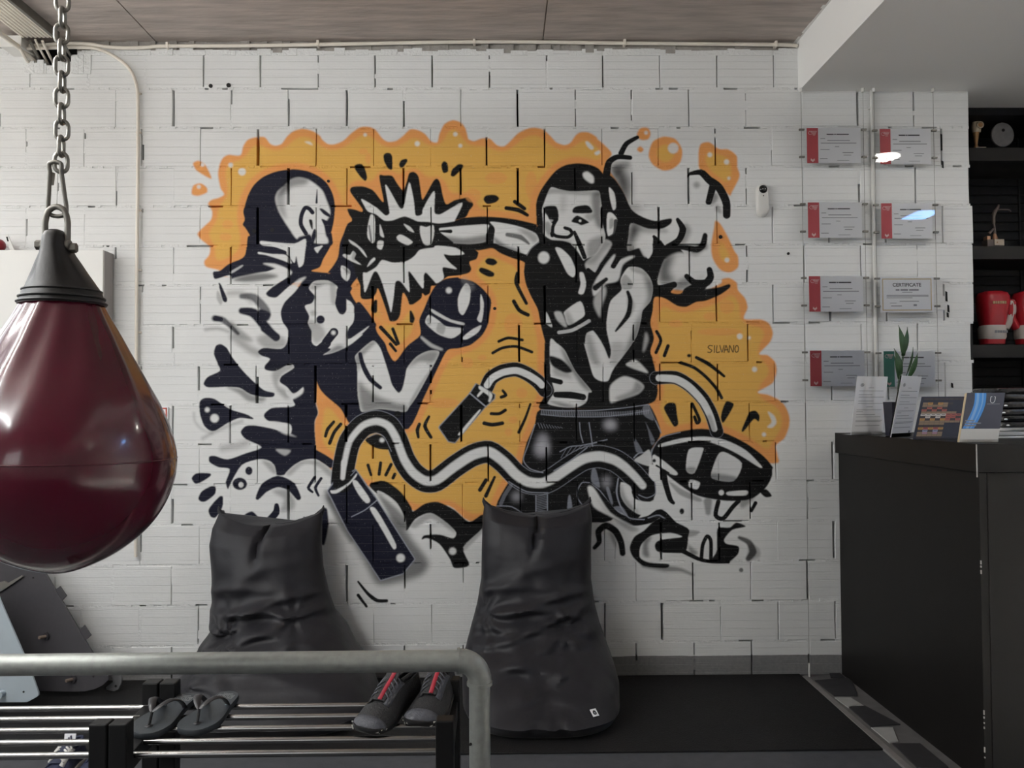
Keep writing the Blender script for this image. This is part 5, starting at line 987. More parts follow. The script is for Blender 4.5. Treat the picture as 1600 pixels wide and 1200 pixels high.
# black trail shoes
mesh_blk = mat('shoe_mesh', (.010,.010,.012), .6, var=.3, vs=120, bump=.4, bs=220); mesh_grey = mat('shoe_grey', (.07,.073,.088), .55, var=.3, vs=60, bump=.3, bs=200); shoe_rub = mat('shoe_rubber', (.014,.014,.015), .4); paint_fleck = mat('white_fleck', (.55,.54,.5), .6); red_tape = mat('red_tape', (.33,.010,.028), .5)
def sneaker(toe, heel, side, label, group, mats, up=NRM, L_=None, tongue=red_tape, flecks=True, cat='shoe', tape=True, name='sneaker', lace_r=.0021):
    up_m, tip_m, sole_m, lace_m = mats
    ax = heel-toe; L_ = L_ or ax.length; ax.normalize(); bx_ = up.cross(ax).normalized(); nz = ax.cross(bx_); nz = nz if nz.z > 0 else -nz
    P3 = lambda s, w_, h: toe+ax*(s*L_)+bx_*(w_*L_)+nz*(h*L_+.0008)
    t = thing(name, label, cat, toe, group)
    hw = [(0,.05),(.02,.115),(.08,.165),(.2,.198),(.32,.2),(.5,.165),(.65,.145),(.8,.14),(.92,.12),(.985,.07),(1,.03)]
    ht = [(0,.07),(.02,.10),(.08,.135),(.2,.175),(.32,.215),(.45,.285),(.55,.31),(.66,.315),(.8,.30),(.92,.31),(1,.30)]
    ss = np.concatenate([np.linspace(0,.08,5), np.linspace(.12,.92,14), np.linspace(.95,1,4)])
    def sect(s, h0, h1, k0, k1, n=9, open_=0.):
        w_ = interp(hw, s); o = []
        off = side*.03*math.sin(s*math.pi)
        for i in range(2*n+1):
            th = math.pi*i/(2*n); c_, s_ = math.cos(th), math.sin(th)
            e = .62
            x = w_*(k0+(k1-k0)*s_**1.5)*math.copysign(abs(c_)**e, c_); h = h0+(h1-h0)*abs(s_)**.8
            o.append(P3(s, x+off, h))
        return o
    rings = [sect(s, .055, interp(ht, s), 1.0, .62) for s in ss]; n = len(rings[0])
    m = MB(); vs = [p for r in rings for p in r]; fs = []
    for i in range(len(rings)-1):
        for k in range(n-1):
            smid = (ss[i]+ss[i+1])/2
            if smid > .60 and abs(k-(n-2)/2) < 4.5 and smid < .95: continue   # foot opening
            fs.append((i*n+k, i*n+k+1, (i+1)*n+k+1, (i+1)*n+k))
    fs += [tuple(range(n)), tuple((len(rings)-1)*n+k for k in range(n-1,-1,-1))]; m.add(vs, fs)
    u_ = m.build('upper', up_m, t, 50)
    mo = u_.modifiers.new('thickness', 'SOLIDIFY'); mo.thickness = .004; mo.offset = -1
    # sole
    so = []
    for h, k in ((.0,.94),(.02,1.03),(.055,1.06),(.075,1.02)):
        loop = [(s, interp(hw, s)*k+side*.03*math.sin(s*math.pi)) for s in ss]+[(s, -interp(hw, s)*k+side*.03*math.sin(s*math.pi)) for s in ss[::-1]]
        so.append([P3((s-.5)*(1+.02*(k-.9)*10)+.5, w_, h+(.04*max(0,.15-s)/.15 if h < .05 else .02*max(0,.15-s)/.15)) for s, w_ in loop])
    sl_ = MB().loft(so).build('sole', sole_m, t, 40)
    # toe cap, a shell just outside the upper
    tc_ = [sect(s, .06, interp(ht, s)+.006, 1.04, .68) for s in ss if s < .17]; m = MB(); m.loft(tc_, cap=False, closed=False); q = m.build('toe_cap', tip_m, t, 50); mo = q.modifiers.new('thickness', 'SOLIDIFY'); mo.thickness = .002; mo.offset = 1
    # tongue with its tape
    tg = [P3(.30,side*.03,.222), P3(.42,side*.03,.285), P3(.54,side*.03,.34), P3(.60,side*.03,.38), P3(.62,side*.03,.40)]
    MB().tube(curve(tg, 5), [.075*L_]*21, 10, flat=.16, ref=nz).build('tongue', up_m, t, 60)
    if tape: MB().tube(curve([p+nz*.004+bx_*(-.012*L_) for p in tg], 5), [.022*L_]*21, 8, flat=.3, ref=nz).build('tongue_tape', tongue, t, 60)
    for i in range(5):
        s = .34+i*.055; h = interp(ht, s)+.035
        for sg in (1,-1): MB().tube(curve([P3(s, side*.03+sg*.10, h-.035), P3(s+.012, side*.03+sg*.075, h-.004), P3(s+.03, side*.03+sg*.045, h+.012), P3(s+.05, side*.03+sg*.035, h+.0)], 4), lace_r, 6).build('lace', lace_m, t, 60)
    # eyestay flaps either side
    for sg in (1,-1):
        m = MB(); a = []; b = []
        for s in np.linspace(.28,.6,8): h = interp(ht, s); a.append(P3(s, side*.03+sg*(.075), h+.014)); b.append(P3(s+.01, side*.03+sg*(.125), h-.03))
        m.loft([a, b], cap=False, closed=False); q = m.build('eyestay', tip_m if sg == -1 else up_m, t, 50); mo = q.modifiers.new('thickness', 'SOLIDIFY'); mo.thickness = .003
    if flecks:
        rr = random.Random(int(abs(toe.x)*1000)); m = MB()
        for i in range(9):
            s = rr.uniform(.0,.12); sg = rr.choice((1,-1)); w_ = interp(hw, s)*1.065*sg+side*.03*math.sin(s*math.pi); h = rr.uniform(.03,.07); e = rr.uniform(.008,.02)
            m.slab([P3(s-.006,w_,h), P3(s-.006,w_+e*sg*.5-e*.3,h+e), P3(s-.004,w_+e,h+e*.6), P3(s-.004,w_+e*.8,h)], -ax*.002)
        stuff(m.build('sole_flecks', paint_fleck, t))
    # heel collar padding
    MB().tube(curve([P3(.60,side*.03+.085,.305), P3(.72,side*.03+.088,.30), P3(.86,side*.02+.08,.305), P3(.965,side*.01+.03,.318), P3(.965,side*.01-.03,.318), P3(.86,side*.02-.08,.305), P3(.72,side*.03-.088,.30), P3(.60,side*.03-.085,.305)], 4), .0065, 8).build('collar', up_m, t, 60)
    return t
mats_b = (mesh_blk, mesh_grey, shoe_rub, mesh_grey)
a = onrack(570,1152); b = a+Vector((.115,.265,.265*slope)); sneaker(a, a+(b-a).normalized()*.285, 1, 'black sneaker with red tongue tape, left of the pair on the rack', 'pair of black sneakers on the rack', mats_b)
a = onrack(652,1141); b = a+Vector((.062,.265,.265*slope)); sneaker(a, a+(b-a).normalized()*.285, -1, 'black sneaker with red tongue tape, right of the pair beside the end post', 'pair of black sneakers on the rack', mats_b)
white_lea = mat('white_leather', (.62,.61,.58), .5, bump=.1, bs=90); navy = mat('navy_lining', (.010,.015,.045), .6)
a = Vector(atz(70,1236,0)); t = sneaker(a+Vector((0,0,.0)), a+Vector((-.005,.285,0)), 1, 'white and navy sneaker on the floor behind the left shoe rack', None, (navy, white_lea, white_lea, white_lea), up=Vector((0,0,1)), tape=False, flecks=False, lace_r=.0042)
tl_ = a+Vector((.004,.168,.120)); MB().slab([tl_+Vector((-.022,0,-.012)), tl_+Vector((.022,0,-.012)), tl_+Vector((.022,.01,.03)), tl_+Vector((-.022,.01,.03))], (0,-.003,.001)).build('tongue_label', paper, t)
m = MB()
for i, h in enumerate((.008,.014,.020)):
    x = -.010+i*.008; m.slab([tl_+Vector((x,-.0035,.0)), tl_+Vector((x+.006,-.0035,.0)), tl_+Vector((x+.006-.004,-.0035+h*.2,h)), tl_+Vector((x-.004,-.0035+h*.2,h-.003))], (0,-.0006,0))
m.box((tl_.x-.013, tl_.y-.0045, tl_.z-.007), (tl_.x+.013, tl_.y-.0035, tl_.z-.004)); m.build('stripe_logo', navy, t)
a = a+Vector((.115,.03,0)); sneaker(a, a+Vector((-.005,.285,0)), -1, 'white and navy sneaker mostly hidden behind the front rack post', None, (navy, white_lea, white_lea, white_lea), up=Vector((0,0,1)), tape=False, flecks=False, lace_r=.0042)
# ---------------------------------------------------------------- steel plates leaning at lower left
yp = 4.20
def plate(name, px, y0, y1, thick, m, label, cat, vr):          # outline px leaning from y0 (bottom) to y1 (top)
    pts = [Vector(at(u, v, y0+(y1-y0)*(vr[0]-v)/(vr[0]-vr[1]))) for u, v in px]
    lo = min(p.z for p in pts); t = thing(name, label, cat, (sum(p.x for p in pts)/len(pts), y0, max(0,lo)))
    MB().slab(pts, (0,thick,0)).build('plate', m, t, bevel=.002); return t, (lambda u, v, o=0.: Vector(at(u, v, y0+(y1-y0)*(vr[0]-v)/(vr[0]-vr[1])-o)))
t, pp = plate('steel_plate', [(-60,840),(40,840),(72,897),(141,1014),(169,1056),(170,1062),(160,1071),(148,1077),(133,1080.5),(118,1081),(60,1080),(-60,1080)], 4.14, 4.26, .012, dark_steel, 'dark grey steel plate with tabs leaning against the wall at lower left', 'steel plate', (1080,840))
for q in (((84,923),(93.5,916),(104,931),(95,941)),((123,985),(132,976.5),(142.5,993),(133,1001))): MB().slab([pp(u,v,-.004) for u, v in q], (0,.008,0)).build('tab', dark_steel, t, bevel=.001)
brass = mat('brassy_bolt', (.42,.33,.27), .4, .7)
for u, v in ((71,994),(113,1061)):
    p = pp(u,v); MB().cyl(p+Vector((.006,.0,0)), p+Vector((-.012,-.035,.002)), .0085, 12).build('bolt', brass, t, 40); MB().cyl(p+Vector((.006,.0,0)), p+Vector((.003,-.006,0)), .02, 16).build('washer', dark_steel, t, 40)
for u, v in ((146,1057),(52,903)): p = pp(u,v); MB().cyl(p, p+Vector((0,-.001,0)), .005, 10).build('hole', black_void, t)
MB().slab([pp(-20,930,.012), pp(-20,914,.012), pp(7,908,.012), pp(12,911,.012), pp(34,899,.012), pp(36,901,.012), pp(2,924,.012)], (0,.010,0)).build('cross_bar', dull_steel, t, bevel=.001)
t, pp = plate('steel_plate', [(-90,900),(-14,900),(0,938),(47,1046),(60,1083),(60,1087),(56,1090),(42,1097.5),(-90,1098)], 3.93, 3.99, .012, light_steel, 'pale grey blue steel plate in front of the dark one at the left edge', 'steel plate', (1097,900))
p = pp(4,1083); MB().cyl(p, p+Vector((0,-.03,0)), .016, 16).build('bolt', light_steel, t, 40); p = pp(37,1081); MB().cyl(p, p+Vector((0,-.001,0)), .005, 10).build('hole', black_void, t)
p0 = at(178,1070,4.2); t = thing('steel_bracket', 'small rounded grey bracket on the floor beside the dark steel plate', 'bracket', (p0[0],4.2,0))
MB().slab([at(u,v,4.2) for u, v in ((166,1052),(172,1048),(184,1048),(190.5,1060),(189,1070),(184,1078),(178,1080.5),(166,1078),(165,1074),(176,1066),(174,1056))], (0,.012,0)).build('plate', mat('bracket_grey', (.16,.16,.165), .45, .3), t, bevel=.002)
p = Vector(at(181,1072,4.199)); MB().cyl(p, p+Vector((0,-.001,0)), .006, 10).build('hole', black_void, t)
# ---------------------------------------------------------------- reception counter
CZ = 1.274; CXL, CF = 1.79, 3.10
t = thing('reception_counter', 'tall black reception counter at right', 'counter', (3.0, CF, 0))
box('side_panel', (CXL, CF+.002, 0), (CXL+.03, D-.005, 1.165), black_laminate, t); box('front_panel', (CXL+.03, CF, 0), (4.4, CF+.03, 1.165), black_laminate, t)
box('top_slab', (CXL-.018, CF-.018, 1.168), (4.4, D-.005, CZ), black_laminate, t, bevel=.0015)
edge_m = mat('pale_edge', (.42,.40,.38), .5)
box('edge_trim', (CXL-.0205, CF-.0195, 1.150), (CXL-.0165, CF-.0165, CZ-.002), edge_m, t)
m = MB()
for v0, v1 in ((876,882),(884,887),(891,897),(1110,1117),(1120,1123),(1129,1131),(1136,1139),(1168,1176),(1183,1185)):
    a, b = at(1525.5,v0,CF)[2], at(1525.5,v1,CF)[2]; m.box((CXL-.0012, CF-.0012, b), (CXL+.002, CF+.004, a))
stuff(m.build('pale_edge_specks', edge_m, t))  # small pale specks dotted down the front corner
# floor channel along the counter
t = struct(box('trim_2', (1.585, .6, 0), (1.80, D-.01, .004), mat('channel_grey', (.13,.125,.125), .7, var=.4, vs=12)), 'worn floor channel with loose rubber patches beside the counter')
box('edge_strip', (1.565, .6, 0), (1.592, D-.05, .011), mat('strip_grey', (.20,.19,.185), .6, var=.3, vs=20), t)
patch_d = mat('patch_dark', (.022,.021,.024), .75, var=.4, vs=30); patch_l = mat('patch_light', (.36,.36,.35), .7, var=.15, vs=14)
for px, mm in ((((1273,1064),(1330,1060),(1340,1088),(1303,1088)),patch_d),(((1304,1091),(1329,1091),(1350,1104),(1326,1107)),patch_l),(((1325,1105),(1352,1104),(1407,1133),(1360,1136)),patch_d),(((1361,1138),(1395,1138),(1404,1160),(1390,1162)),patch_l),(((1394,1163),(1438,1163),(1482,1200),(1432,1200)),patch_d),(((1436,1202),(1470,1202),(1530,1260),(1490,1262)),patch_l),(((1296,1053),(1312,1052),(1320,1060),(1298,1060)),patch_d)):
    MB().slab([atz(u,v,.004) for u, v in px], (0,0,.005)).build('patch', mm, t, bevel=.001)
p = Vector(atz(1075,1149,0)); t = thing('lint_scrap', 'tiny pinkish scrap lying on the black rubber floor', 'scrap', p)
MB().slab([p+Vector(q) for q in ((-.04,0,0),(-.01,.012,0),(.02,.03,0),(.045,-.005,0),(.0,-.012,0))], (0,0,.004)).build('scrap_paper', mat('scrap_pink', (.16,.09,.09), .8), t)
# ---------------------------------------------------------------- things on the counter
ZT = CZ+.0005
def stand(name, label, px, y0, lean, cat='sign', group=None, square=False):
    """px: top-left, top-right, bottom-right, bottom-left; bottom-left at depth y0 on the counter"""
    bl = Vector(at(*px[3], y0)); bl.z = ZT
    br = Vector(atz(*px[2], ZT)); d = ray(*px[2]); best = None
    for yy in np.linspace(y0-.35, y0+.2, 400):                  # bottom-right: keep the sheet width
        q = Vector(at(*px[2], yy)); q.z = ZT; e = abs((q-bl).length-lean[1])
        if best is None or e < best[0]: best = (e, q)
    br = best[1]; h = lean[2]
    if square: br = Vector(at(*px[2], bl.y-.012)); br.z = ZT
    tl = Vector(at(*px[0], bl.y+lean[0])); k = tl.z-ZT
    e = (br-bl).normalized(); upv = (tl-bl); nrm = e.cross(upv).normalized()
    if nrm.dot(ray(*px[0])) > 0: nrm = -nrm
    tr = br+upv
    t = thing(name, label, cat, (bl+br)/2, group); return t, bl, br, upv, e, nrm
def sheet(t, bl, br, upv, nrm, name, m, u0=0, u1=1, v0=0, v1=1, off=.0, th=.001):
    w_ = br-bl; c = [bl+w_*a+upv*b+nrm*off for a, b in ((u0,v0),(u1,v0),(u1,v1),(u0,v1))]; return MB().slab(c, nrm*th).build(name, m, t)
def easel(t, bl, br, upv, nrm):                                # acrylic L shaped holder behind the sheet
    w_ = br-bl; m = MB(); b = -nrm*.004; up_ = upv*1.0
    m.slab([bl+b, br+b, br+up_+b, bl+up_+b], -nrm*.0025); back = Vector((-nrm.x,-nrm.y,0)).normalized()*-.06; m.slab([bl, br, br-back*.9, bl-back*.9], (0,0,.0025)); m.slab([bl+nrm*.004, br+nrm*.004, br+nrm*.004+upv*.06, bl+nrm*.004+upv*.06], nrm*.002)
    m.build('acrylic_holder', acrylic, t)
for idx, (px, y0, lab) in enumerate(((((1339,588),(1390,587),(1378,676.5),(1329,675)), 4.05, 'printed white sheet in a clear stand at the wall end of the counter'), (((1409,587),(1440.5,585),(1423,683.5),(1391,681)), 3.74, 'printed white sheet in a clear stand in front of the potted plant'))):
    t, bl, br, upv, e, nrm = stand('notice_stand', lab, px, y0, (.05 if idx == 0 else .03, .205, .28), group='white notice stands on the counter'); sheet(t, bl, br, upv, nrm, 'paper_sheet', paper); easel(t, bl, br, upv, nrm)
    m = MB(); w_ = br-bl
    def ln(u0, u1, v, h=.006): m.slab([bl+w_*a+upv*b+nrm*.0011 for a, b in ((u0,v),(u1,v),(u1,v+h),(u0,v+h))], nrm*.0004)
    for u0, u1, v in ((.42,.58,.80),(.12,.9,.745),(.12,.55,.68),(.12,.93,.64),(.12,.6,.57),(.12,.95,.53),(.4,.6,.47),(.1,.9,.42),(.1,.3,.39),(.1,.7,.34),(.1,.88,.30),(.1,.95,.24),(.1,.9,.22),(.1,.88,.15)): ln(u0, u1, v)
    stuff(m.build('print_lines', print_grey, t)); m = MB()
    for a in np.linspace(0,2*math.pi,9)[:-1]: m.slab([bl+w_*(.2+.06*math.cos(a+q))+upv*(.85+.03*math.sin(a+q))+nrm*.0011 for q in (0,.3,.5)]+[bl+w_*.2+upv*.85+nrm*.0011], nrm*.0004)
    if idx: ln(.82,.9,.06,.035)
    m.build('crest', print_grey, t)
# class timetable
sch_navy = mat('timetable_navy', (.028,.032,.055), .35); cell = {'o': mat('cell_orange', (.62,.33,.09), .5), 'r': mat('cell_red', (.50,.13,.11), .5), 't': mat('cell_tan', (.30,.22,.15), .5), 'w': mat('cell_white', (.68,.66,.63), .5), 'b': mat('cell_blue', (.30,.36,.55), .5), 'k': mat('cell_dark', (.06,.05,.05), .5), 'p': mat('cell_pink', (.45,.25,.32), .5)}
t, bl, br, upv, e, nrm = stand('timetable_stand', 'dark class timetable with orange, red and white cells on the counter', ((1440,620),(1507,618.5),(1497,692),(1426,687)), 3.48, (.03, .205, .2)); sheet(t, bl, br, upv, nrm, 'board', sch_navy); easel(t, bl, br, upv, nrm)
tab = ['kkkkkkkk','        ','tokotk  ','ttttt   ','krkrk   ','rkrkr   ','ttttttt ','wwwwwrrr','kwkwkrrk','okokorkr','tttttttt','ttttt   ','kkkkk   ','ororo   ','kbkbk   ','tptpt   ','ttttt   ','kkkkk   ']
w_ = br-bl
for r_i, row in enumerate(tab):
    for c_i, ch in enumerate(row):
        if ch == ' ': continue
        a0, a1 = .06+c_i*.112, .06+c_i*.112+.108; b1 = .97-r_i*.053; b0 = b1-.050
        MB().slab([bl+w_*a+upv*b+nrm*.0011 for a, b in ((a0,b0),(a1,b0),(a1,b1),(a0,b1))], nrm*.0004).build('cell', cell[ch], t)
m = MB()
for r_i, row in enumerate(tab):
    for c_i, ch in enumerate(row):
        if ch in 'orwkb': a0 = .075+c_i*.112; b0 = .945-r_i*.053; m.slab([bl+w_*a+upv*b+nrm*.0016 for a, b in ((a0,b0),(a0+.075,b0),(a0+.075,b0+.012),(a0,b0+.012))], nrm*.0003)
stuff(m.build('cell_print', print_dark, t))
# leaflet stand
slate = mat('leaflet_slate', (.085,.088,.115), .3); leaf_blue = mat('leaflet_blue', (.10,.36,.85), .3); leaf_pale = mat('leaflet_pale_blue', (.30,.55,.9), .3)
t, bl, br, upv, e, nrm = stand('leaflet_stand', 'slate leaflets with blue arc in a clear stand at the counter corner', ((1511,614),(1566.5,612),(1559,695),(1499,692)), 3.22, (.02, .150, .2), square=True); w_ = br-bl
box_ = MB(); box_.slab([bl-nrm*.001, br-nrm*.001, br-nrm*.001+upv, bl-nrm*.001+upv], -nrm*.018); box_.build('leaflet_stack', mat('leaflet_edge', (.62,.52,.33), .6), t)
sheet(t, bl, br, upv, nrm, 'cover_upper', slate, 0, 1, .27, 1, 0, .001); sheet(t, bl, br, upv, nrm, 'cover_lower', mat('leaflet_white', (.72,.70,.66), .4), 0, 1, 0, .27, 0, .001); easel(t, bl, br, upv, nrm)
def arc(a0, a1, w0, m_, o):
    L1 = []; L2 = []
    for q in np.linspace(0,1,14):
        v = .275+q*.72; u = a0+(a1-a0)*math.sin((q*.95+.02)*math.pi*.62)-.05*max(0,q-.7); L1.append(bl+w_*(u-w0/2)+upv*v+nrm*o); L2.append(bl+w_*(u+w0/2)+upv*v+nrm*o)
    mm = MB(); mm.loft([L1, L2], cap=False, closed=False); return mm.build('blue_arc', m_, t)
arc(.16,.38,.30,leaf_blue,.0015); arc(.13,.31,.07,leaf_pale,.002); arc(.22,.44,.035,leaf_pale,.002)
m = MB(); Q = lambda u, v: bl+w_*u+upv*v+nrm*.0014
m.tube([Q(.64,.92), Q(.64,.84), Q(.66,.805), Q(.70,.79), Q(.74,.805), Q(.76,.84), Q(.76,.92), Q(.725,.92)], .0011, 5); m.tube([Q(.64,.92), Q(.675,.92)], .0011, 5); m.build('shield_logo', paper, t)
m = MB(); m.slab([Q(.56,.765), Q(.90,.765), Q(.90,.778), Q(.56,.778)], nrm*.0004); m.slab([Q(.06,.42), Q(.30,.42), Q(.30,.445), Q(.06,.445)], nrm*.0016); m.slab([Q(.06,.37), Q(.48,.37), Q(.48,.395), Q(.06,.395)], nrm*.0016); m.slab([Q(.06,.32), Q(.36,.32), Q(.36,.345), Q(.06,.345)], nrm*.0016); stuff(m.build('print_lines', print_grey, t))
# plant
p = Vector(at(1402,650,4.0)); p.z = ZT
t = thing('potted_plant', 'dark pot with a few narrow green leaves behind the notice stands', 'plant', p)
pt = at(1402,628,4.0)[2]-ZT; hw_ = .047
rg = lambda h, k: [(p.x+sx_*hw_*k, p.y+sy_*hw_*k, p.z+h) for sx_, sy_ in ((-1,-1),(1,-1),(1,1),(-1,1))]
MB().loft([rg(0,.85), rg(pt,1), rg(pt,.88), rg(pt-.02,.86)]).build('pot', mat('dark_pot', (.018,.018,.032), .35), t); MB().box((p.x-.038,p.y-.038,p.z+pt-.03),(p.x+.038,p.y+.038,p.z+pt-.018)).build('soil', mat('soil', (.03,.022,.016), .9), t)
green = mat('leaf_green', (.035,.085,.03), .4, var=.3, vs=20)
base = Vector((p.x, p.y, p.z+pt-.02))
for (u0,v0),(u1,v1),wd,y_ in (((1412,556),(1404,508),.017,3.97),((1410,556),(1418,511),.015,4.0),((1408,585),(1397,544),.016,3.98),((1404,592),(1396,553),.010,4.03),((1420,590),(1434,551),.014,3.97),((1418,582),(1427,542),.006,4.02)):
    a, b = Vector(at(u0,v0,y_)), Vector(at(u1,v1,y_)); MB().tube(curve([base+Vector((R.uniform(-.012,.012),R.uniform(-.012,.012),0)), base.lerp(a,.5)+Vector((0,0,.01)), a], 5), .0022, 6).build('stem', green, t, 60)
    d = (b-a); sd = d.cross(Vector((0,1,0))).normalized(); m = MB(); L1 = []; L2 = []; L3 = []
    for q in np.linspace(0,1,9):
        w__ = wd*math.sin(min(1, q*1.0+.08)*math.pi)**.75*(1-q*.25)+.0004; c = a+d*q+Vector((0,-.012*math.sin(q*math.pi),0)); L1.append(c-sd*w__); L2.append(c+Vector((0,.004,0))); L3.append(c+sd*w__)
    m.loft([L1,L2,L3], cap=False, closed=False); o = m.build('leaf', green, t, 60); mo = o.modifiers.new('thickness', 'SOLIDIFY'); mo.thickness = .0008
# folded garments in bags
bagged = mat('bagged_black', (.016,.015,.016), .25, bump=.6, bs=38, coat=.5, var=.5, vs=12); bagged_w = mat('bagged_white', (.50,.50,.50), .3, bump=.5, bs=38, coat=.4)
gy = 3.52; g0 = at(1560,688,gy); hts = [688,681,674,668,659,649,638,627,615,606]; ordn = ('lowest','second from bottom','third from bottom','fourth','fifth','sixth','third from top','second from top','topmost')
for i in range(9):
    z0, z1 = at(1580,hts[i],gy)[2], at(1580,hts[i+1],gy)[2]
    if i == 0: z0 = ZT
    wht = i < 3; x0 = g0[0]+R.uniform(-.012,.012); hz = (z1-z0)
    t = thing('folded_garment', ('white' if wht else 'black')+' folded garment in clear bag, '+ordn[i]+' of the stack', 'garment', (x0+.15, gy+.1, z0), 'bagged garments stacked on the counter')
    NG = 28; rings = []
    for hh, k in ((0,.94),(.12,.99),(.5,1.0),(.88,.985),(.97,.93)):
        ring_ = []
        for q in range(NG):
            th = 2*math.pi*q/NG; c_, s_ = math.cos(th), math.sin(th); e = .3; a, b = math.copysign(abs(c_)**e, c_), math.copysign(abs(s_)**e, s_)
            n_ = .006*mnoise.noise((a*3+i*5, b*3, hh*2)); ring_.append((x0+.15+(.15*k+n_)*a, gy+.12+(.12*k+n_)*b, z0+hz*hh+.0004+.3*n_*(hh > .5)*(hh < .9)))
        rings.append(ring_)
    MB().loft(rings).build('cloth_fold', bagged_w if wht else bagged, t, 50)
    if 2 < i < 8: MB().lathe([(.006,0),(.007,.003),(.004,.006)], (x0+.012+R.uniform(0,.02), gy-.004, z0+hz*.3), 10).build('size_sticker', paper, t, 50)
# ---------------------------------------------------------------- display shelving in the recess
yb_, yf_ = 5.06, D+.26; x0s, x1s = XEND-.02, 4.2
t = thing('display_shelves', 'black display shelves with slatted back in the recess at right', 'shelves', (3.2, 4.9, 0)); shz = []
for v0, v1 in ((230.5,251),(384.5,405),(538.5,559)):
    a, b = at(1560,v0,yf_)[2], at(1560,v1,yf_)[2]; shz.append(a); box('shelf_board', (x0s, yf_, b), (x1s, yb_, a), black_shelf, t, bevel=.002)
box('top_board', (x0s, yf_-.02, 3.062), (x1s, yb_, 3.104), slat_black, t); box('back_panel', (x0s, yb_+.012, 0), (x1s, yb_+.05, 3.10), black_void, t); box('base_unit', (x0s, yf_, 0), (x1s, yb_, .9), black_laminate, t)
z = .92; i = 0
while z < 3.05: box('slat', (x0s, yb_-.004, z), (x1s, yb_+.012, z+.048), slat_black, t, bevel=.002); z += .056
for x in (at(1591,300,yb_)[0],): box('divider', (x-.004, yb_-.012, .9), (x+.004, yb_-.003, 3.1), black_void, t)
ys = yf_+.10
# trophy
cream = mat('trophy_cream', (.62,.52,.40), .4, var=.2, vs=30); bronze = mat('trophy_bronze', (.40,.22,.10), .35, .4, var=.3, vs=30)
def tp(u, v, y=ys): return Vector(at(u, v, y))
b_ = tp(1529,231); b_.z = shz[0]
t = thing('trophy', 'gold and cream trophy with medallion standing on the top shelf', 'trophy', b_); s = ys/1300.
box('base', (b_.x-.031, ys-.03, b_.z), (b_.x+.028, ys+.03, b_.z+.026), cream, t, bevel=.002)
c = tp(1525,215); MB().lathe([(.014,0),(.012,.012),(.008,.02),(.012,.05),(.018,.09),(.022,.11)], (c.x, ys, b_.z+.026), 14).build('stem', bronze, t, 50)
c = tp(1527,198); MB().lathe([(.022,-.035),(.026,-.01),(.025,.01),(.02,.03)], (c.x-.006, ys, c.z), 14).build('cup', cream, t, 50)
c = tp(1527.5,197.5); MB().tube([(c.x+.017*math.cos(q), ys-.028, c.z+.017*math.sin(q)) for q in np.linspace(0,2*math.pi,20)[:-1]], .0045, 6, closed=True).build('medallion_ring', cream, t, 60); MB().cyl((c.x,ys-.026,c.z),(c.x,ys-.030,c.z),.013,16).build('medallion', bronze, t)
for (u,v),(u2,v2) in (((1523,198),(1523,189)),((1531,197),(1532.5,189.5))): MB().tube([tp(u,v), tp(u2,v2)], [.009,.006], 8).build('handle', bronze, t, 60)
# glass plate award
b_ = tp(1566,211); t = thing('glass_award', 'round frosted glass plate award standing on the top shelf', 'award', (b_.x, ys, shz[0]))
frost = mat('frosted_glass', (.17,.165,.17), .35, var=.35, vs=40); zc_ = b_.z; rx, rz = 18.3*s, 19.6*s
rg = lambda k, y: [(b_.x+rx*k*math.cos(q), y, zc_+rz*k*math.sin(q)) for q in np.linspace(0,2*math.pi,33)[:-1]]
MB().loft([rg(.97,ys-.006), rg(1,ys-.003), rg(1,ys+.003), rg(.97,ys+.006)]).build('plate', frost, t, 40)
c = tp(1566.5,204); MB().cyl((c.x,ys-.008,c.z),(c.x,ys-.006,c.z),.009,14).build('etched_mark', black_void, t)
box('foot', (b_.x-.03, ys-.02, shz[0]), (b_.x+.03, ys+.02, shz[0]+.012), black_void, t)
# figurine
b_ = tp(1557,385); b_.z = shz[1]
t = thing('figure_award', 'slim kicking figure award with a white plaque on the middle shelf', 'award', b_)
br_ = mat('dull_bronze', (.15,.115,.10), .4, .3, var=.2, vs=30); cop = mat('copper', (.50,.27,.16), .4, .3)
MB().tube(curve([tp(1554,357), tp(1552.5,345), tp(1553,335), tp(1556,328.5), tp(1559,324), tp(1560.5,320)], 5), [.007*k for k in [1]*4+[1.35]*6+[1.6]*6+[1.3]*6+[.9]*4], 8).build('torso', br_, t, 60)
MB().tube(curve([tp(1557,328), tp(1565,327.5), tp(1576,328), tp(1579.5,331)], 4), .0045, 6).build('kicking_leg', br_, t, 60)
MB().tube([tp(1553,357), tp(1545,365)], [.006,.009], 8).build('leg', br_, t, 60); MB().tube([tp(1554,357), tp(1555,371)], [.006,.010], 8).build('leg', br_, t, 60)
box('foot_block', (tp(1541,385).x, ys-.01, shz[1]), (tp(1547,385).x, ys+.03, tp(1545,369).z), cop, t, bevel=.004); MB().tube([tp(1554,365), tp(1555,374)], [.008,.016], 8).build('calf', cop, t, 60)
box('plinth', (tp(1540,385).x, ys-.02, shz[1]), (tp(1566,385).x, ys+.04, tp(1560,375).z), br_, t, bevel=.002)
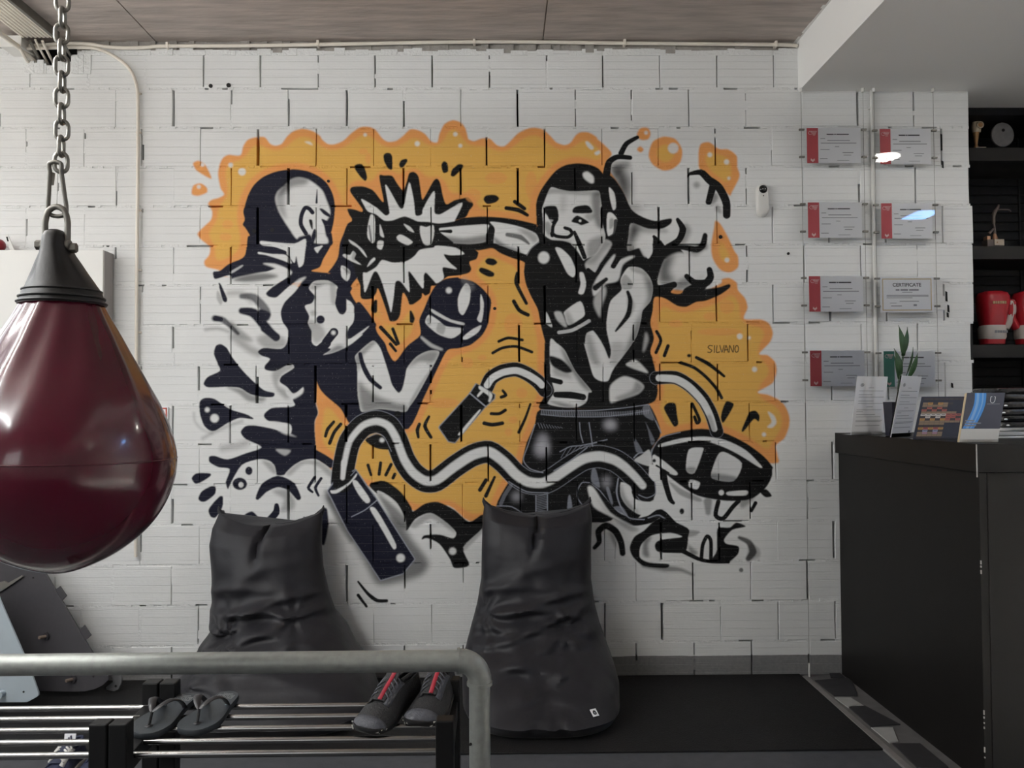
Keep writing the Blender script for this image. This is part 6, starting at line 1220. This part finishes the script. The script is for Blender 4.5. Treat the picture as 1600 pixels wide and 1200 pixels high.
q = tp(1557,380); box('plaque', (q.x-7*s, ys-.026, q.z-5*s+.002), (q.x+8*s, ys-.020, q.z+5*s), cream, t); MB().cyl((q.x-3*s,ys-.027,q.z),(q.x-3*s,ys-.0262,q.z),.004,8).build('plaque_mark', bronze, t)
# boxing gloves
glove_red = mat('glove_red', (.42,.012,.022), .35, bump=.1, bs=12); cuff_w = mat('glove_cuff', (.66,.60,.55), .45)
def glove(u0, label, sg):
    c = tp(u0, 540); c.z = shz[2]; t = thing('boxing_glove', label, 'boxing glove', c, 'red boxing gloves on the shelf'); y = ys; Z = lambda v: tp(u0,v).z
    def rgs(rows_, n=28, e=.75):
        out = []
        for v, cx_, wx, wy in rows_:
            out.append([(c.x+(cx_+wx*math.copysign(abs(math.cos(q))**e, math.cos(q)))*s, y+wy*s*math.copysign(abs(math.sin(q))**e, math.sin(q)), Z(v)) for q in np.linspace(0,2*math.pi,n+1)[:-1]])
        return out
    MB().loft(rgs([(538.3,0,17,15),(530,0,18,16)])).build('trim_band', glove_red, t, 40)
    MB().loft(rgs([(531,0,17.5,16),(527,0,19,17.5),(514,0,19,17.5),(509,0,17.5,16.5)])).build('cuff', cuff_w, t, 50)
    m = MB(); m.loft(rgs([(511,0,17,16),(500,.5,19,18),(488,1,21,20),(474,2,23,21),(464,2,23,20),(458,2,20,17),(455.3,2,12,9)])); m.build('mitt', glove_red, t, 60)
    MB().tube(curve([tp(u0+sg*19,512,y+.0), tp(u0+sg*27,497,y-.01), tp(u0+sg*29,480,y-.015), tp(u0+sg*25,468,y-.015)], 5), [.026]*8+[.028]*6+[.02,.006], 12).build('thumb', cuff_w if sg > 0 else glove_red, t, 60)
    m = MB()
    for i in range(5): x = c.x+(-6+i*4.2)*s; m.box((x, y-18.3*s, Z(521.5)), (x+3*s, y-17.4*s, Z(517.5)))
    m.build('cuff_print', print_grey, t); m = MB()
    for i in range(6): x = c.x+(-10+i*3.6)*s; m.box((x, y-21.6*s, Z(477)), (x+2.6*s, y-20.2*s, Z(473)))
    m.build('mitt_print', gold, t)
glove(1550.5, 'red boxing glove with white cuff, left one on the lower shelf', 1); glove(1607, 'red boxing glove cut off by the right edge of the photo', -1)
